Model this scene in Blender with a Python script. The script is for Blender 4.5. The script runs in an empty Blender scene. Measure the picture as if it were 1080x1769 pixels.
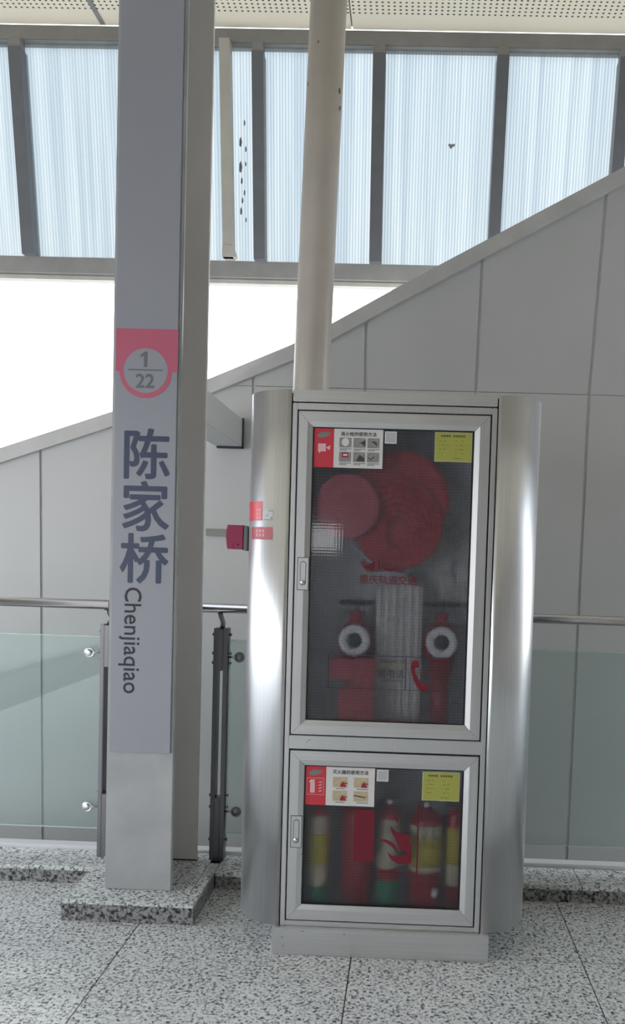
import bpy, bmesh, math, random
from mathutils import Vector, Matrix

random.seed(7)
S = bpy.context.scene
COL = S.collection

# ------------------------------------------------------------------ camera
F, PX, PY = 1400.0, 677.856, 1017.602
ROLL, PITCH, YAW = 0.0306924, -0.0415515, 0.0208678
fw = Vector((-math.sin(YAW) * math.cos(PITCH), math.cos(YAW) * math.cos(PITCH), math.sin(PITCH)))
rt = Vector((math.cos(YAW), math.sin(YAW), 0))
up = rt.cross(fw)
rt, up = (math.cos(ROLL) * rt + math.sin(ROLL) * up), (-math.sin(ROLL) * rt + math.cos(ROLL) * up)
cam = bpy.data.cameras.new('camera')
cam.sensor_fit = 'AUTO'
cam.sensor_width = 36
cam.lens = F / 1769 * 36
cam.shift_x = -(PX - 540) / 1769
cam.shift_y = (PY - 884.5) / 1769
cam.clip_start = 0.05
cam.clip_end = 500
co = bpy.data.objects.new('camera', cam)
COL.objects.link(co)
co.matrix_world = Matrix(((rt.x, up.x, -fw.x, 0), (rt.y, up.y, -fw.y, 0), (rt.z, up.z, -fw.z, 1.39), (0, 0, 0, 1)))
S.camera = co

# ------------------------------------------------------------------ world, exposure
w = bpy.data.worlds.new('sky')
S.world = w
w.use_nodes = True
nt = w.node_tree
nt.nodes.clear()
o_ = nt.nodes.new('ShaderNodeOutputWorld')
bg = nt.nodes.new('ShaderNodeBackground')
tc = nt.nodes.new('ShaderNodeTexCoord')
sx = nt.nodes.new('ShaderNodeSeparateXYZ')
rp = nt.nodes.new('ShaderNodeValToRGB')
nt.links.new(tc.outputs['Generated'], sx.inputs[0])
nt.links.new(sx.outputs['Z'], rp.inputs[0])
rp.color_ramp.elements[0].position = 0.0
rp.color_ramp.elements[0].color = (1.0, 1.0, 1.0, 1)
rp.color_ramp.elements[1].position = 0.9
rp.color_ramp.elements[1].color = (0.66, 0.80, 1.0, 1)
nt.links.new(rp.outputs[0], bg.inputs[0])
bg.inputs[1].default_value = 2.5
nt.links.new(bg.outputs[0], o_.inputs[0])

# hazy sun high on the outer side of the concourse: it lights the deck outside and the panes
sl = bpy.data.lights.new('sun', 'SUN')
sl.energy = 1.5
sl.angle = math.radians(8)
sl.color = (1.0, 0.95, 0.86)
so = bpy.data.objects.new('sun', sl)
COL.objects.link(so)
so.rotation_euler = (math.radians(-38), math.radians(-12), 0)

S.view_settings.view_transform = 'Standard'
S.view_settings.look = 'None'
S.view_settings.gamma = 1
S.view_settings.use_curve_mapping = False
S.view_settings.exposure = 0.72


# ------------------------------------------------------------------ materials
def srgb(r, g, b):
    f = lambda c: (c / 255 / 12.92) if c <= 10 else ((c / 255 + 0.055) / 1.055) ** 2.4
    return (f(r), f(g), f(b), 1)


def new_mat(name):
    m = bpy.data.materials.new(name)
    m.use_nodes = True
    n = m.node_tree
    b = n.nodes['Principled BSDF']
    return m, n, b


def flat(name, col, rough=0.5, metal=0.0, var=0.0, scale=3.0, bump=0.0, spec=0.5, coat=0.0):
    """painted / plastic / printed surface with faint procedural unevenness"""
    m, n, b = new_mat(name)
    b.inputs['Roughness'].default_value = rough
    b.inputs['Metallic'].default_value = metal
    b.inputs['Specular IOR Level'].default_value = spec
    b.inputs['Coat Weight'].default_value = coat
    if var or bump:
        t = n.nodes.new('ShaderNodeTexCoord')
        ns = n.nodes.new('ShaderNodeTexNoise')
        ns.inputs['Scale'].default_value = scale
        ns.inputs['Detail'].default_value = 6
        n.links.new(t.outputs['Object'], ns.inputs[0])
        r = n.nodes.new('ShaderNodeValToRGB')
        r.color_ramp.elements[0].position = 0.35
        r.color_ramp.elements[1].position = 0.7
        r.color_ramp.elements[0].color = tuple(c * (1 - var) for c in col[:3]) + (1,)
        r.color_ramp.elements[1].color = col
        n.links.new(ns.outputs[0], r.inputs[0])
        n.links.new(r.outputs[0], b.inputs['Base Color'])
        if bump:
            bp = n.nodes.new('ShaderNodeBump')
            bp.inputs['Strength'].default_value = bump
            bp.inputs['Distance'].default_value = 0.004
            n.links.new(ns.outputs[0], bp.inputs['Height'])
            n.links.new(bp.outputs[0], b.inputs['Normal'])
    else:
        b.inputs['Base Color'].default_value = col
    return m


def steel(name, col, rough=0.3, vertical=True, bump=0.05):
    """brushed stainless steel: fine streaks along the brushing direction"""
    m, n, b = new_mat(name)
    b.inputs['Metallic'].default_value = 1
    t = n.nodes.new('ShaderNodeTexCoord')
    mp = n.nodes.new('ShaderNodeMapping')
    mp.inputs['Scale'].default_value = (260, 260, 3) if vertical else (3, 260, 260)
    n.links.new(t.outputs['Object'], mp.inputs[0])
    ns = n.nodes.new('ShaderNodeTexNoise')
    ns.inputs['Scale'].default_value = 1.0
    ns.inputs['Detail'].default_value = 3
    n.links.new(mp.outputs[0], ns.inputs[0])
    big = n.nodes.new('ShaderNodeTexNoise')
    big.inputs['Scale'].default_value = 4.0
    big.inputs['Detail'].default_value = 4
    n.links.new(t.outputs['Object'], big.inputs[0])
    r = n.nodes.new('ShaderNodeMapRange')
    r.inputs['To Min'].default_value = rough - 0.06
    r.inputs['To Max'].default_value = rough + 0.08
    n.links.new(big.outputs[0], r.inputs[0])
    n.links.new(r.outputs[0], b.inputs['Roughness'])
    cr = n.nodes.new('ShaderNodeValToRGB')
    cr.color_ramp.elements[0].position = 0.3
    cr.color_ramp.elements[1].position = 0.7
    cr.color_ramp.elements[0].color = tuple(c * 0.9 for c in col[:3]) + (1,)
    cr.color_ramp.elements[1].color = col
    n.links.new(ns.outputs[0], cr.inputs[0])
    n.links.new(cr.outputs[0], b.inputs['Base Color'])
    bp = n.nodes.new('ShaderNodeBump')
    bp.inputs['Strength'].default_value = bump
    bp.inputs['Distance'].default_value = 0.001
    n.links.new(ns.outputs[0], bp.inputs['Height'])
    n.links.new(bp.outputs[0], b.inputs['Normal'])
    return m


def granite(name, light, mid, dark, rough, scale=75, fine=True):
    m, n, b = new_mat(name)
    t = n.nodes.new('ShaderNodeTexCoord')
    geo = n.nodes.new('ShaderNodeNewGeometry')
    v = n.nodes.new('ShaderNodeTexVoronoi')
    v.inputs['Scale'].default_value = scale
    n1 = n.nodes.new('ShaderNodeTexNoise')
    n1.inputs['Scale'].default_value = scale * 0.8
    n1.inputs['Detail'].default_value = 3
    n1.inputs['Roughness'].default_value = 0.65
    n2 = n.nodes.new('ShaderNodeTexNoise')
    n2.inputs['Scale'].default_value = 1.6
    n2.inputs['Detail'].default_value = 2
    for k in (v, n1, n2):
        n.links.new(geo.outputs['Position'], k.inputs['Vector'])
    sp = n.nodes.new('ShaderNodeSeparateColor')
    n.links.new(v.outputs['Color'], sp.inputs[0])
    add = n.nodes.new('ShaderNodeMath')
    add.operation = 'MULTIPLY_ADD'
    n.links.new(sp.outputs[0], add.inputs[0])
    add.inputs[1].default_value = 0.22
    n.links.new(n1.outputs[0], add.inputs[2])
    r = n.nodes.new('ShaderNodeValToRGB')
    e = r.color_ramp.elements
    e[0].position = 0.45
    e[0].color = dark
    e[1].position = 0.55
    e[1].color = mid
    x = e.new(0.66)
    x.color = light
    x = e.new(0.80)
    x.color = tuple(min(1, c * 1.12) for c in light[:3]) + (1,)
    n.links.new(add.outputs[0], r.inputs[0])
    mx = n.nodes.new('ShaderNodeMix')
    mx.data_type = 'RGBA'
    mx.blend_type = 'MULTIPLY'
    mx.inputs['Factor'].default_value = 0.25
    n.links.new(r.outputs[0], mx.inputs['A'])
    n.links.new(n2.outputs[0], mx.inputs['B'])
    n.links.new(mx.outputs['Result'], b.inputs['Base Color'])
    b.inputs['Roughness'].default_value = rough
    return m


def glass(name, tint, refl=1.0, rough=0.02, haze=0.0, hazecol=(0.7, 0.8, 0.78, 1), pattern=0, grid=0.18):
    """sheet glass: tinted transmission, Fresnel reflection, optional diffuse haze and pressed pattern"""
    m = bpy.data.materials.new(name)
    m.use_nodes = True
    n = m.node_tree
    n.nodes.clear()
    out = n.nodes.new('ShaderNodeOutputMaterial')
    tr = n.nodes.new('ShaderNodeBsdfTransparent')
    tr.inputs[0].default_value = tint
    gl = n.nodes.new('ShaderNodeBsdfGlossy')
    gl.inputs['Roughness'].default_value = rough
    fr = n.nodes.new('ShaderNodeFresnel')
    fr.inputs[0].default_value = 1.5
    mul = n.nodes.new('ShaderNodeMath')
    mul.operation = 'MULTIPLY'
    mul.inputs[1].default_value = refl
    n.links.new(fr.outputs[0], mul.inputs[0])
    mix = n.nodes.new('ShaderNodeMixShader')
    n.links.new(mul.outputs[0], mix.inputs[0])
    base = tr
    if haze:
        df = n.nodes.new('ShaderNodeBsdfDiffuse')
        df.inputs[0].default_value = hazecol
        mh = n.nodes.new('ShaderNodeMixShader')
        mh.inputs[0].default_value = haze
        n.links.new(tr.outputs[0], mh.inputs[1])
        n.links.new(df.outputs[0], mh.inputs[2])
        base = mh
    n.links.new(base.outputs[0], mix.inputs[1])
    n.links.new(gl.outputs[0], mix.inputs[2])
    if pattern:
        geo = n.nodes.new('ShaderNodeNewGeometry')
        sep = n.nodes.new('ShaderNodeSeparateXYZ')
        n.links.new(geo.outputs['Position'], sep.inputs[0])
        sn = []
        for ax in ('X', 'Z'):
            ml = n.nodes.new('ShaderNodeMath')
            ml.operation = 'MULTIPLY'
            ml.inputs[1].default_value = pattern
            n.links.new(sep.outputs[ax], ml.inputs[0])
            s = n.nodes.new('ShaderNodeMath')
            s.operation = 'SINE'
            n.links.new(ml.outputs[0], s.inputs[0])
            sn.append(s)
        ad = n.nodes.new('ShaderNodeMath')
        ad.operation = 'ADD'
        n.links.new(sn[0].outputs[0], ad.inputs[0])
        n.links.new(sn[1].outputs[0], ad.inputs[1])
        bp = n.nodes.new('ShaderNodeBump')
        bp.inputs['Strength'].default_value = 0.35
        bp.inputs['Distance'].default_value = 0.00002
        n.links.new(ad.outputs[0], bp.inputs['Height'])
        n.links.new(bp.outputs[0], gl.inputs['Normal'])
        # light bent by the ribs blurs what stands behind the pane
        rf = n.nodes.new('ShaderNodeBsdfRefraction')
        rf.inputs['IOR'].default_value = 1.2
        rf.inputs['Roughness'].default_value = 0.38
        rf.inputs[0].default_value = tint
        n.links.new(bp.outputs[0], rf.inputs['Normal'])
        mb = n.nodes.new('ShaderNodeMixShader')
        pn = n.nodes.new('ShaderNodeTexNoise')
        pn.inputs['Scale'].default_value = 9
        n.links.new(geo.outputs['Position'], pn.inputs['Vector'])
        pm = n.nodes.new('ShaderNodeMath')
        pm.operation = 'MULTIPLY'
        n.links.new(ad.outputs[0], pm.inputs[0])
        n.links.new(pn.outputs[0], pm.inputs[1])
        pr_ = n.nodes.new('ShaderNodeMapRange')
        pr_.inputs['From Min'].default_value = -1
        pr_.inputs['From Max'].default_value = 1
        pr_.inputs['To Min'].default_value = 0.58 - grid
        pr_.inputs['To Max'].default_value = 0.58 + grid
        n.links.new(pm.outputs[0], pr_.inputs[0])
        n.links.new(pr_.outputs[0], mb.inputs[0])
        n.links.new(base.outputs[0], mb.inputs[1])
        n.links.new(rf.outputs[0], mb.inputs[2])
        n.links.new(mb.outputs[0], mix.inputs[1])
    n.links.new(mix.outputs[0], out.inputs[0])
    return m


def polycarbonate(name):
    """multiwall polycarbonate sheet: fine vertical webs, milky transmission, a little dirt"""
    m = bpy.data.materials.new(name)
    m.use_nodes = True
    n = m.node_tree
    n.nodes.clear()
    out = n.nodes.new('ShaderNodeOutputMaterial')
    geo = n.nodes.new('ShaderNodeNewGeometry')
    sep = n.nodes.new('ShaderNodeSeparateXYZ')
    n.links.new(geo.outputs['Position'], sep.inputs[0])
    ml = n.nodes.new('ShaderNodeMath')
    ml.operation = 'MULTIPLY'
    ml.inputs[1].default_value = 2 * math.pi / 0.0165
    n.links.new(sep.outputs['X'], ml.inputs[0])
    s = n.nodes.new('ShaderNodeMath')
    s.operation = 'SINE'
    n.links.new(ml.outputs[0], s.inputs[0])
    nz = n.nodes.new('ShaderNodeTexNoise')
    mp = n.nodes.new('ShaderNodeMapping')
    mp.inputs['Scale'].default_value = (22, 1, 0.35)
    n.links.new(geo.outputs['Position'], mp.inputs[0])
    n.links.new(mp.outputs[0], nz.inputs['Vector'])
    nz.inputs['Scale'].default_value = 1.0
    nz.inputs['Detail'].default_value = 4
    ad = n.nodes.new('ShaderNodeMath')
    ad.operation = 'MULTIPLY_ADD'
    n.links.new(s.outputs[0], ad.inputs[0])
    ad.inputs[1].default_value = 0.2
    n.links.new(nz.outputs[0], ad.inputs[2])
    r = n.nodes.new('ShaderNodeValToRGB')
    r.color_ramp.elements[0].position = 0.25
    r.color_ramp.elements[0].color = (0.32, 0.355, 0.37, 1)
    r.color_ramp.elements[1].position = 0.75
    r.color_ramp.elements[1].color = (0.475, 0.485, 0.478, 1)
    n.links.new(ad.outputs[0], r.inputs[0])
    tr = n.nodes.new('ShaderNodeBsdfTransparent')
    n.links.new(r.outputs[0], tr.inputs[0])
    tl = n.nodes.new('ShaderNodeBsdfTranslucent')
    tl.inputs[0].default_value = (0.85, 0.9, 0.9, 1)
    mx = n.nodes.new('ShaderNodeMixShader')
    mx.inputs[0].default_value = 0.12
    n.links.new(tr.outputs[0], mx.inputs[1])
    n.links.new(tl.outputs[0], mx.inputs[2])
    gl = n.nodes.new('ShaderNodeBsdfGlossy')
    gl.inputs['Roughness'].default_value = 0.2
    m2 = n.nodes.new('ShaderNodeMixShader')
    m2.inputs[0].default_value = 0.04
    n.links.new(mx.outputs[0], m2.inputs[1])
    n.links.new(gl.outputs[0], m2.inputs[2])
    n.links.new(m2.outputs[0], out.inputs[0])
    return m


def perforated(name):
    """cream metal ceiling sheet with rows of small punched holes, plain along its outer edge"""
    m, n, b = new_mat(name)
    geo = n.nodes.new('ShaderNodeNewGeometry')
    sep = n.nodes.new('ShaderNodeSeparateXYZ')
    n.links.new(geo.outputs['Position'], sep.inputs[0])
    ds = []
    for ax, off in (('X', 0.0), ('Y', 0.0)):
        ml = n.nodes.new('ShaderNodeMath')
        ml.operation = 'MULTIPLY'
        ml.inputs[1].default_value = 1 / 0.0306 if ax == 'X' else 1 / 0.028
        n.links.new(sep.outputs[ax], ml.inputs[0])
        fr = n.nodes.new('ShaderNodeMath')
        fr.operation = 'FRACT'
        n.links.new(ml.outputs[0], fr.inputs[0])
        sb = n.nodes.new('ShaderNodeMath')
        sb.operation = 'SUBTRACT'
        n.links.new(fr.outputs[0], sb.inputs[0])
        sb.inputs[1].default_value = 0.5
        pw = n.nodes.new('ShaderNodeMath')
        pw.operation = 'POWER'
        n.links.new(sb.outputs[0], pw.inputs[0])
        pw.inputs[1].default_value = 2
        ds.append(pw)
    ad = n.nodes.new('ShaderNodeMath')
    n.links.new(ds[0].outputs[0], ad.inputs[0])
    n.links.new(ds[1].outputs[0], ad.inputs[1])
    lt = n.nodes.new('ShaderNodeMath')
    lt.operation = 'LESS_THAN'
    n.links.new(ad.outputs[0], lt.inputs[0])
    lt.inputs[1].default_value = 0.045
    yl = n.nodes.new('ShaderNodeMath')
    yl.operation = 'LESS_THAN'
    n.links.new(sep.outputs['Y'], yl.inputs[0])
    yl.inputs[1].default_value = 4.335
    an = n.nodes.new('ShaderNodeMath')
    an.operation = 'MULTIPLY'
    n.links.new(lt.outputs[0], an.inputs[0])
    n.links.new(yl.outputs[0], an.inputs[1])
    mx = n.nodes.new('ShaderNodeMix')
    mx.data_type = 'RGBA'
    mx.inputs['A'].default_value = (0.96, 0.86, 0.69, 1)
    mx.inputs['B'].default_value = (0.09, 0.075, 0.06, 1)
    n.links.new(an.outputs[0], mx.inputs['Factor'])
    n.links.new(mx.outputs['Result'], b.inputs['Base Color'])
    b.inputs['Roughness'].default_value = 0.55
    return m


M = {}
M['granite'] = granite('polished_granite', (0.80, 0.82, 0.82, 1), (0.55, 0.56, 0.56, 1), (0.10, 0.105, 0.11, 1), 0.17, 115)
M['granite_shaded'] = granite('granite_riser', (0.36, 0.36, 0.36, 1), (0.13, 0.13, 0.13, 1), (0.012, 0.012, 0.014, 1), 0.3, 85)  # same granite, its back-lit shade put into a darker colour
M['grout'] = flat('grout', (0.05, 0.05, 0.05, 1), 0.9)
M['white_paint'] = flat('white_column_paint', (0.60, 0.61, 0.62, 1), 0.42, var=0.1, scale=4, bump=0.05)
M['scuffed_paint'] = flat('scuffed_white_paint', (0.46, 0.47, 0.48, 1), 0.42, var=0.2, scale=6, bump=0.08)
M['sign_film'] = flat('sign_film', (0.345, 0.355, 0.405, 1), 0.35, var=0.04, scale=2)
M['column_paint'] = flat('grey_column_paint', (0.70, 0.68, 0.665, 1), 0.5, var=0.08, scale=3)
M['pole_paint'] = flat('pole_paint', (0.54, 0.495, 0.45, 1), 0.38, var=0.1, scale=6, bump=0.05)
M['wall_panel'] = flat('wall_cladding', (0.56, 0.56, 0.56, 1), 0.45, var=0.06, scale=1.5)
M['coping'] = flat('coping_metal', (0.58, 0.57, 0.56, 1), 0.4, var=0.12, scale=8)
M['joint'] = flat('joint_sealant', (0.62, 0.62, 0.62, 1), 0.8)
M['dark_strip'] = flat('dark_gap_sealant', (0.04, 0.045, 0.05, 1), 0.8)
M['mullion'] = flat('window_mullion', (0.16, 0.165, 0.18, 1), 0.5, var=0.15, scale=9)
M['frame_grey'] = flat('window_frame', (0.30, 0.29, 0.275, 1), 0.5, var=0.15, scale=9)
M['jamb'] = flat('window_jamb', (0.52, 0.49, 0.43, 1), 0.5, var=0.15, scale=9)
M['poly'] = polycarbonate('polycarbonate_sheet')
M['ceiling'] = perforated('perforated_ceiling')
M['ceiling_back'] = flat('ceiling_backing', (0.4, 0.38, 0.34, 1), 0.8)
M['plaster'] = flat('plaster', (0.42, 0.41, 0.39, 1), 0.8, var=0.1, scale=1)
M['concrete'] = flat('concrete', (0.5, 0.49, 0.46, 1), 0.9, var=0.15, scale=0.5)
M['sill'] = flat('pale_sill', (0.75, 0.76, 0.77, 1), 0.35)
M['steel'] = steel('brushed_steel', (0.80, 0.81, 0.83, 1), 0.34, bump=0.025)
M['steel_h'] = steel('brushed_steel_rails', (0.80, 0.805, 0.82, 1), 0.36, vertical=False, bump=0.025)
M['steel_rail'] = steel('handrail_steel', (0.58, 0.57, 0.58, 1), 0.22, vertical=False)
M['steel_darkened'] = steel('darkened_steel', (0.20, 0.20, 0.215, 1), 0.35)  # on the posts: stainless darkened in colour for the dim interior it reflects
M['chrome'] = steel('chrome', (0.75, 0.77, 0.77, 1), 0.15)
M['black_gap'] = flat('black_gasket', (0.01, 0.01, 0.012, 1), 0.7)
M['interior'] = flat('cabinet_lining', (0.74, 0.79, 0.83, 1), 0.5, var=0.1, scale=5)
M['rail_glass'] = glass('balustrade_glass', (0.895, 0.945, 0.935, 1), 0.8, 0.01, haze=0.06)
M['glass_edge'] = flat('polished_glass_edge', (0.72, 0.85, 0.82, 1), 0.2)
M['door_glass_pressed'] = glass('pressed_pattern_glass', (0.93, 0.94, 0.97, 1), 1.3, 0.03, haze=0.10, hazecol=(0.5, 0.55, 0.70, 1), pattern=620)  # bluish haze paints a veil of glare over the dim interior
M['pane_clear'] = glass('clear_pane_faces', (0.96, 0.965, 0.98, 1), 0.6, 0.03)
M['door_glass'] = glass('fluted_door_glass', (0.93, 0.94, 0.97, 1), 1.1, 0.05, haze=0.06, hazecol=(0.5, 0.53, 0.68, 1), pattern=620, grid=0.09)  # weaker painted veil of glare, also mixed in as diffuse colour
M['red'] = flat('signal_red', (0.40, 0.02, 0.045, 1), 0.4)
M['red_deep'] = flat('deep_red_enamel', (0.42, 0.015, 0.03, 1), 0.35, var=0.2, scale=9)
M['hose_red'] = flat('red_hose_rubber', (0.55, 0.03, 0.05, 1), 0.5, var=0.2, scale=14, bump=0.1)
M['disc_pink'] = flat('reflection_paled_red', (0.55, 0.10, 0.14, 1), 0.45, var=0.15, scale=6)  # pink cast of a reflection put into the disc's red
M['alarm_red'] = flat('alarm_box_plastic', (0.30, 0.025, 0.08, 1), 0.4)
M['sticker_red'] = flat('sticker_red', (0.62, 0.045, 0.07, 1), 0.35)
M['sticker_maroon'] = flat('sticker_maroon', (0.38, 0.03, 0.06, 1), 0.35)
M['sign_red'] = flat('sign_hazed_red', (0.55, 0.13, 0.21, 1), 0.38)  # plain red, muted by shade and haze put into the colour
M['navy'] = flat('sign_navy', (0.045, 0.06, 0.12, 1), 0.4)  # navy raised a little to carry veiling glare in the colour
M['ink'] = flat('black_ink', (0.015, 0.02, 0.03, 1), 0.5)
M['grey_ink'] = flat('grey_ink', (0.16, 0.17, 0.20, 1), 0.5)
M['print_red'] = flat('vinyl_dark_red', (0.11, 0.006, 0.018, 1), 0.45)
M['symbol_red'] = flat('vinyl_symbol_red', (0.17, 0.007, 0.022, 1), 0.45)
M['print_line'] = flat('vinyl_line', (0.05, 0.03, 0.05, 1), 0.45)
M['paper'] = flat('white_paper', (0.72, 0.71, 0.70, 1), 0.5)
M['paper_grey'] = flat('grey_print', (0.48, 0.49, 0.52, 1), 0.5)
M['photo_grey'] = flat('photo_grey', (0.36, 0.34, 0.33, 1), 0.5, var=0.3, scale=90)
M['photo_cream'] = flat('photo_cream', (0.62, 0.52, 0.34, 1), 0.5, var=0.25, scale=90)
M['photo_dark'] = flat('photo_dark', (0.06, 0.055, 0.05, 1), 0.5)
M['yellow'] = flat('yellow_notice', (0.40, 0.41, 0.085, 1), 0.5)
M['yellow_edge'] = flat('yellow_notice_edge', (0.47, 0.47, 0.24, 1), 0.5)
M['olive_ink'] = flat('olive_ink', (0.16, 0.17, 0.05, 1), 0.5)
M['logo_grey'] = flat('grey_green_ink', (0.20, 0.22, 0.20, 1), 0.5)
M['pink'] = flat('pale_pink_ink', (0.80, 0.50, 0.52, 1), 0.5)
M['alu'] = flat('white_aluminium', (0.85, 0.87, 0.87, 1), 0.45, var=0.06, scale=30)
M['hole'] = flat('dark_bore', (0.012, 0.02, 0.025, 1), 0.6)
M['black_plastic'] = flat('black_plastic', (0.02, 0.022, 0.03, 1), 0.45)
M['canvas'] = flat('grey_canvas_hose', (0.80, 0.80, 0.78, 1), 0.9, var=0.2, scale=40, bump=0.2)
M['label_cream'] = flat('cream_label', (0.66, 0.62, 0.46, 1), 0.5)
M['label_yellow'] = flat('yellow_label', (0.60, 0.52, 0.04, 1), 0.5)
M['label_green'] = flat('green_label', (0.0, 0.24, 0.13, 1), 0.5)
M['knob_white'] = flat('white_knob', (0.7, 0.7, 0.68, 1), 0.4)
M['fleck'] = flat('grey_dirt_flecks', (0.26, 0.265, 0.27, 1), 0.8)
M['dirt'] = flat('scuff_marks', (0.14, 0.14, 0.14, 1), 0.8)


# ------------------------------------------------------------------ mesh building
class MB:
    """collects shapes (world coordinates) for ONE mesh object; each face remembers a material slot"""

    def __init__(s):
        s.v, s.f, s.m, s.sm = [], [], [], []

    def _add(s, vs, fs, mi=0, smooth=False):
        b = len(s.v)
        s.v += [tuple(p) for p in vs]
        for f in fs:
            s.f.append(tuple(b + i for i in f))
            s.m.append(mi)
            s.sm.append(smooth)
        return s

    def box(s, x0, x1, y0, y1, z0, z1, mi=0, bev=0.0):
        if bev <= 0:
            vs = [(x, y, z) for z in (z0, z1) for y in (y0, y1) for x in (x0, x1)]
            return s._add(vs, [(0, 2, 3, 1), (4, 5, 7, 6), (0, 1, 5, 4), (2, 6, 7, 3), (0, 4, 6, 2), (1, 3, 7, 5)], mi)
        bm = bmesh.new()
        bmesh.ops.create_cube(bm, size=1)
        for v in bm.verts:
            v.co = Vector(((x0 + x1) / 2 + v.co.x * (x1 - x0), (y0 + y1) / 2 + v.co.y * (y1 - y0), (z0 + z1) / 2 + v.co.z * (z1 - z0)))
        bmesh.ops.bevel(bm, geom=bm.edges[:], offset=bev, segments=2, affect='EDGES')
        return s.take(bm, mi)

    def take(s, bm, mi=0, smooth=False):
        bm.verts.index_update()
        s._add([v.co for v in bm.verts], [[v.index for v in f.verts] for f in bm.faces], mi, smooth)
        bm.free()
        return s

    def prism(s, pts, y0, y1, mi=0):
        """outline in (x, z) extruded from y0 (front) to y1; y0/y1 may be functions of (x, z)"""
        n = len(pts)
        a = sum(pts[i][0] * pts[(i + 1) % n][1] - pts[(i + 1) % n][0] * pts[i][1] for i in range(n))
        if a < 0:
            pts = pts[::-1]
        g0 = y0 if callable(y0) else (lambda x, z: y0)
        g1 = y1 if callable(y1) else (lambda x, z: y1)
        vs = [(x, g0(x, z), z) for x, z in pts] + [(x, g1(x, z), z) for x, z in pts]
        fs = [tuple(range(n)), tuple(range(2 * n - 1, n - 1, -1))]
        fs += [(i + n, (i + 1) % n + n, (i + 1) % n, i) for i in range(n)]
        return s._add(vs, fs, mi)

    def extrude_z(s, pts, z0, z1, mi=0, smooth=False):
        """outline in (x, y) extruded vertically"""
        n = len(pts)
        a = sum(pts[i][0] * pts[(i + 1) % n][1] - pts[(i + 1) % n][0] * pts[i][1] for i in range(n))
        if a < 0:
            pts = pts[::-1]
        vs = [(x, y, z0) for x, y in pts] + [(x, y, z1) for x, y in pts]
        s._add(vs, [tuple(range(n - 1, -1, -1)), tuple(range(n, 2 * n))], mi)
        b = len(s.v) - 2 * n
        for i in range(n):
            j = (i + 1) % n
            s.f.append((b + i, b + j, b + n + j, b + n + i))
            s.m.append(mi)
            s.sm.append(smooth)
        return s

    def cyl(s, p0, p1, r, seg=20, mi=0, r1=None, caps=True):
        p0, p1 = Vector(p0), Vector(p1)
        d = (p1 - p0).normalized()
        a = d.orthogonal().normalized()
        c = d.cross(a)
        r1 = r if r1 is None else r1
        vs = []
        for p, q in ((p0, r), (p1, r1)):
            for i in range(seg):
                t = 2 * math.pi * i / seg
                vs.append(p + (a * math.cos(t) + c * math.sin(t)) * q)
        s._add(vs, [(i, (i + 1) % seg, (i + 1) % seg + seg, i + seg) for i in range(seg)], mi, True)
        if caps:
            b = len(s.v) - 2 * seg
            s.f.append(tuple(b + i for i in range(seg - 1, -1, -1)))
            s.f.append(tuple(b + seg + i for i in range(seg)))
            s.m += [mi, mi]
            s.sm += [False, False]
        return s

    def lathe(s, prof, origin, axis='Z', seg=32, mi=0, mis=None):
        """profile of (radius, height) turned about an axis through origin"""
        o = Vector(origin)
        vs = []
        for r, h in prof:
            for i in range(seg):
                t = 2 * math.pi * i / seg
                a, b = r * math.cos(t), r * math.sin(t)
                if axis == 'Z':
                    vs.append(o + Vector((a, b, h)))
                elif axis == 'Y':   # height runs towards -Y (the viewer)
                    vs.append(o + Vector((a, -h, b)))
                else:
                    vs.append(o + Vector((h, a, b)))
        base = len(s.v)
        s.v += [tuple(p) for p in vs]
        for k in range(len(prof) - 1):
            for i in range(seg):
                j = (i + 1) % seg
                s.f.append((base + k * seg + i, base + k * seg + j, base + (k + 1) * seg + j, base + (k + 1) * seg + i))
                s.m.append(mis[k] if mis else mi)
                s.sm.append(True)
        for k, rev in ((0, True), (len(prof) - 1, False)):
            idx = [base + k * seg + i for i in range(seg)]
            s.f.append(tuple(idx[::-1] if rev else idx))
            s.m.append(mis[min(k, len(prof) - 2)] if mis else mi)
            s.sm.append(False)
        return s

    def tube(s, pts, r, seg=12, mi=0):
        P = [Vector(p) for p in pts]
        rings = []
        t0 = (P[1] - P[0]).normalized()
        a = t0.orthogonal().normalized()
        for i, p in enumerate(P):
            t = (P[min(i + 1, len(P) - 1)] - P[max(i - 1, 0)]).normalized()
            a = (a - t * a.dot(t)).normalized()
            c = t.cross(a)
            rings.append([p + (a * math.cos(2 * math.pi * k / seg) + c * math.sin(2 * math.pi * k / seg)) * r for k in range(seg)])
        vs = [q for g in rings for q in g]
        fs = []
        for i in range(len(P) - 1):
            for k in range(seg):
                j = (k + 1) % seg
                fs.append((i * seg + k, i * seg + j, (i + 1) * seg + j, (i + 1) * seg + k))
        fs.append(tuple(range(seg - 1, -1, -1)))
        fs.append(tuple((len(P) - 1) * seg + k for k in range(seg)))
        return s._add(vs, fs, mi, True)

    def text(s, body, x, z, size, y, mi=0, bold=0.0, sxx=1.0, rot=0.0, align='CENTER', depth=0.0008):
        """flat lettering standing in the plane y, facing -Y"""
        c = bpy.data.curves.new('lettering', 'FONT')
        c.body = body
        c.size = size
        c.align_x = align
        c.extrude = depth / 2
        c.resolution_u = 3
        o = bpy.data.objects.new('lettering', c)
        COL.objects.link(o)
        dg = bpy.context.evaluated_depsgraph_get()
        me = bpy.data.meshes.new_from_object(o.evaluated_get(dg))
        ca, sa = math.cos(rot), math.sin(rot)
        shifts = [(0, 0)]
        if bold:      # heavier strokes: the same outline laid round itself
            w_ = bold * size
            shifts += [(w_ * math.cos(k * math.pi / 4), w_ * math.sin(k * math.pi / 4)) for k in range(8)]
        polys = [tuple(p.vertices) for p in me.polygons]
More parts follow.
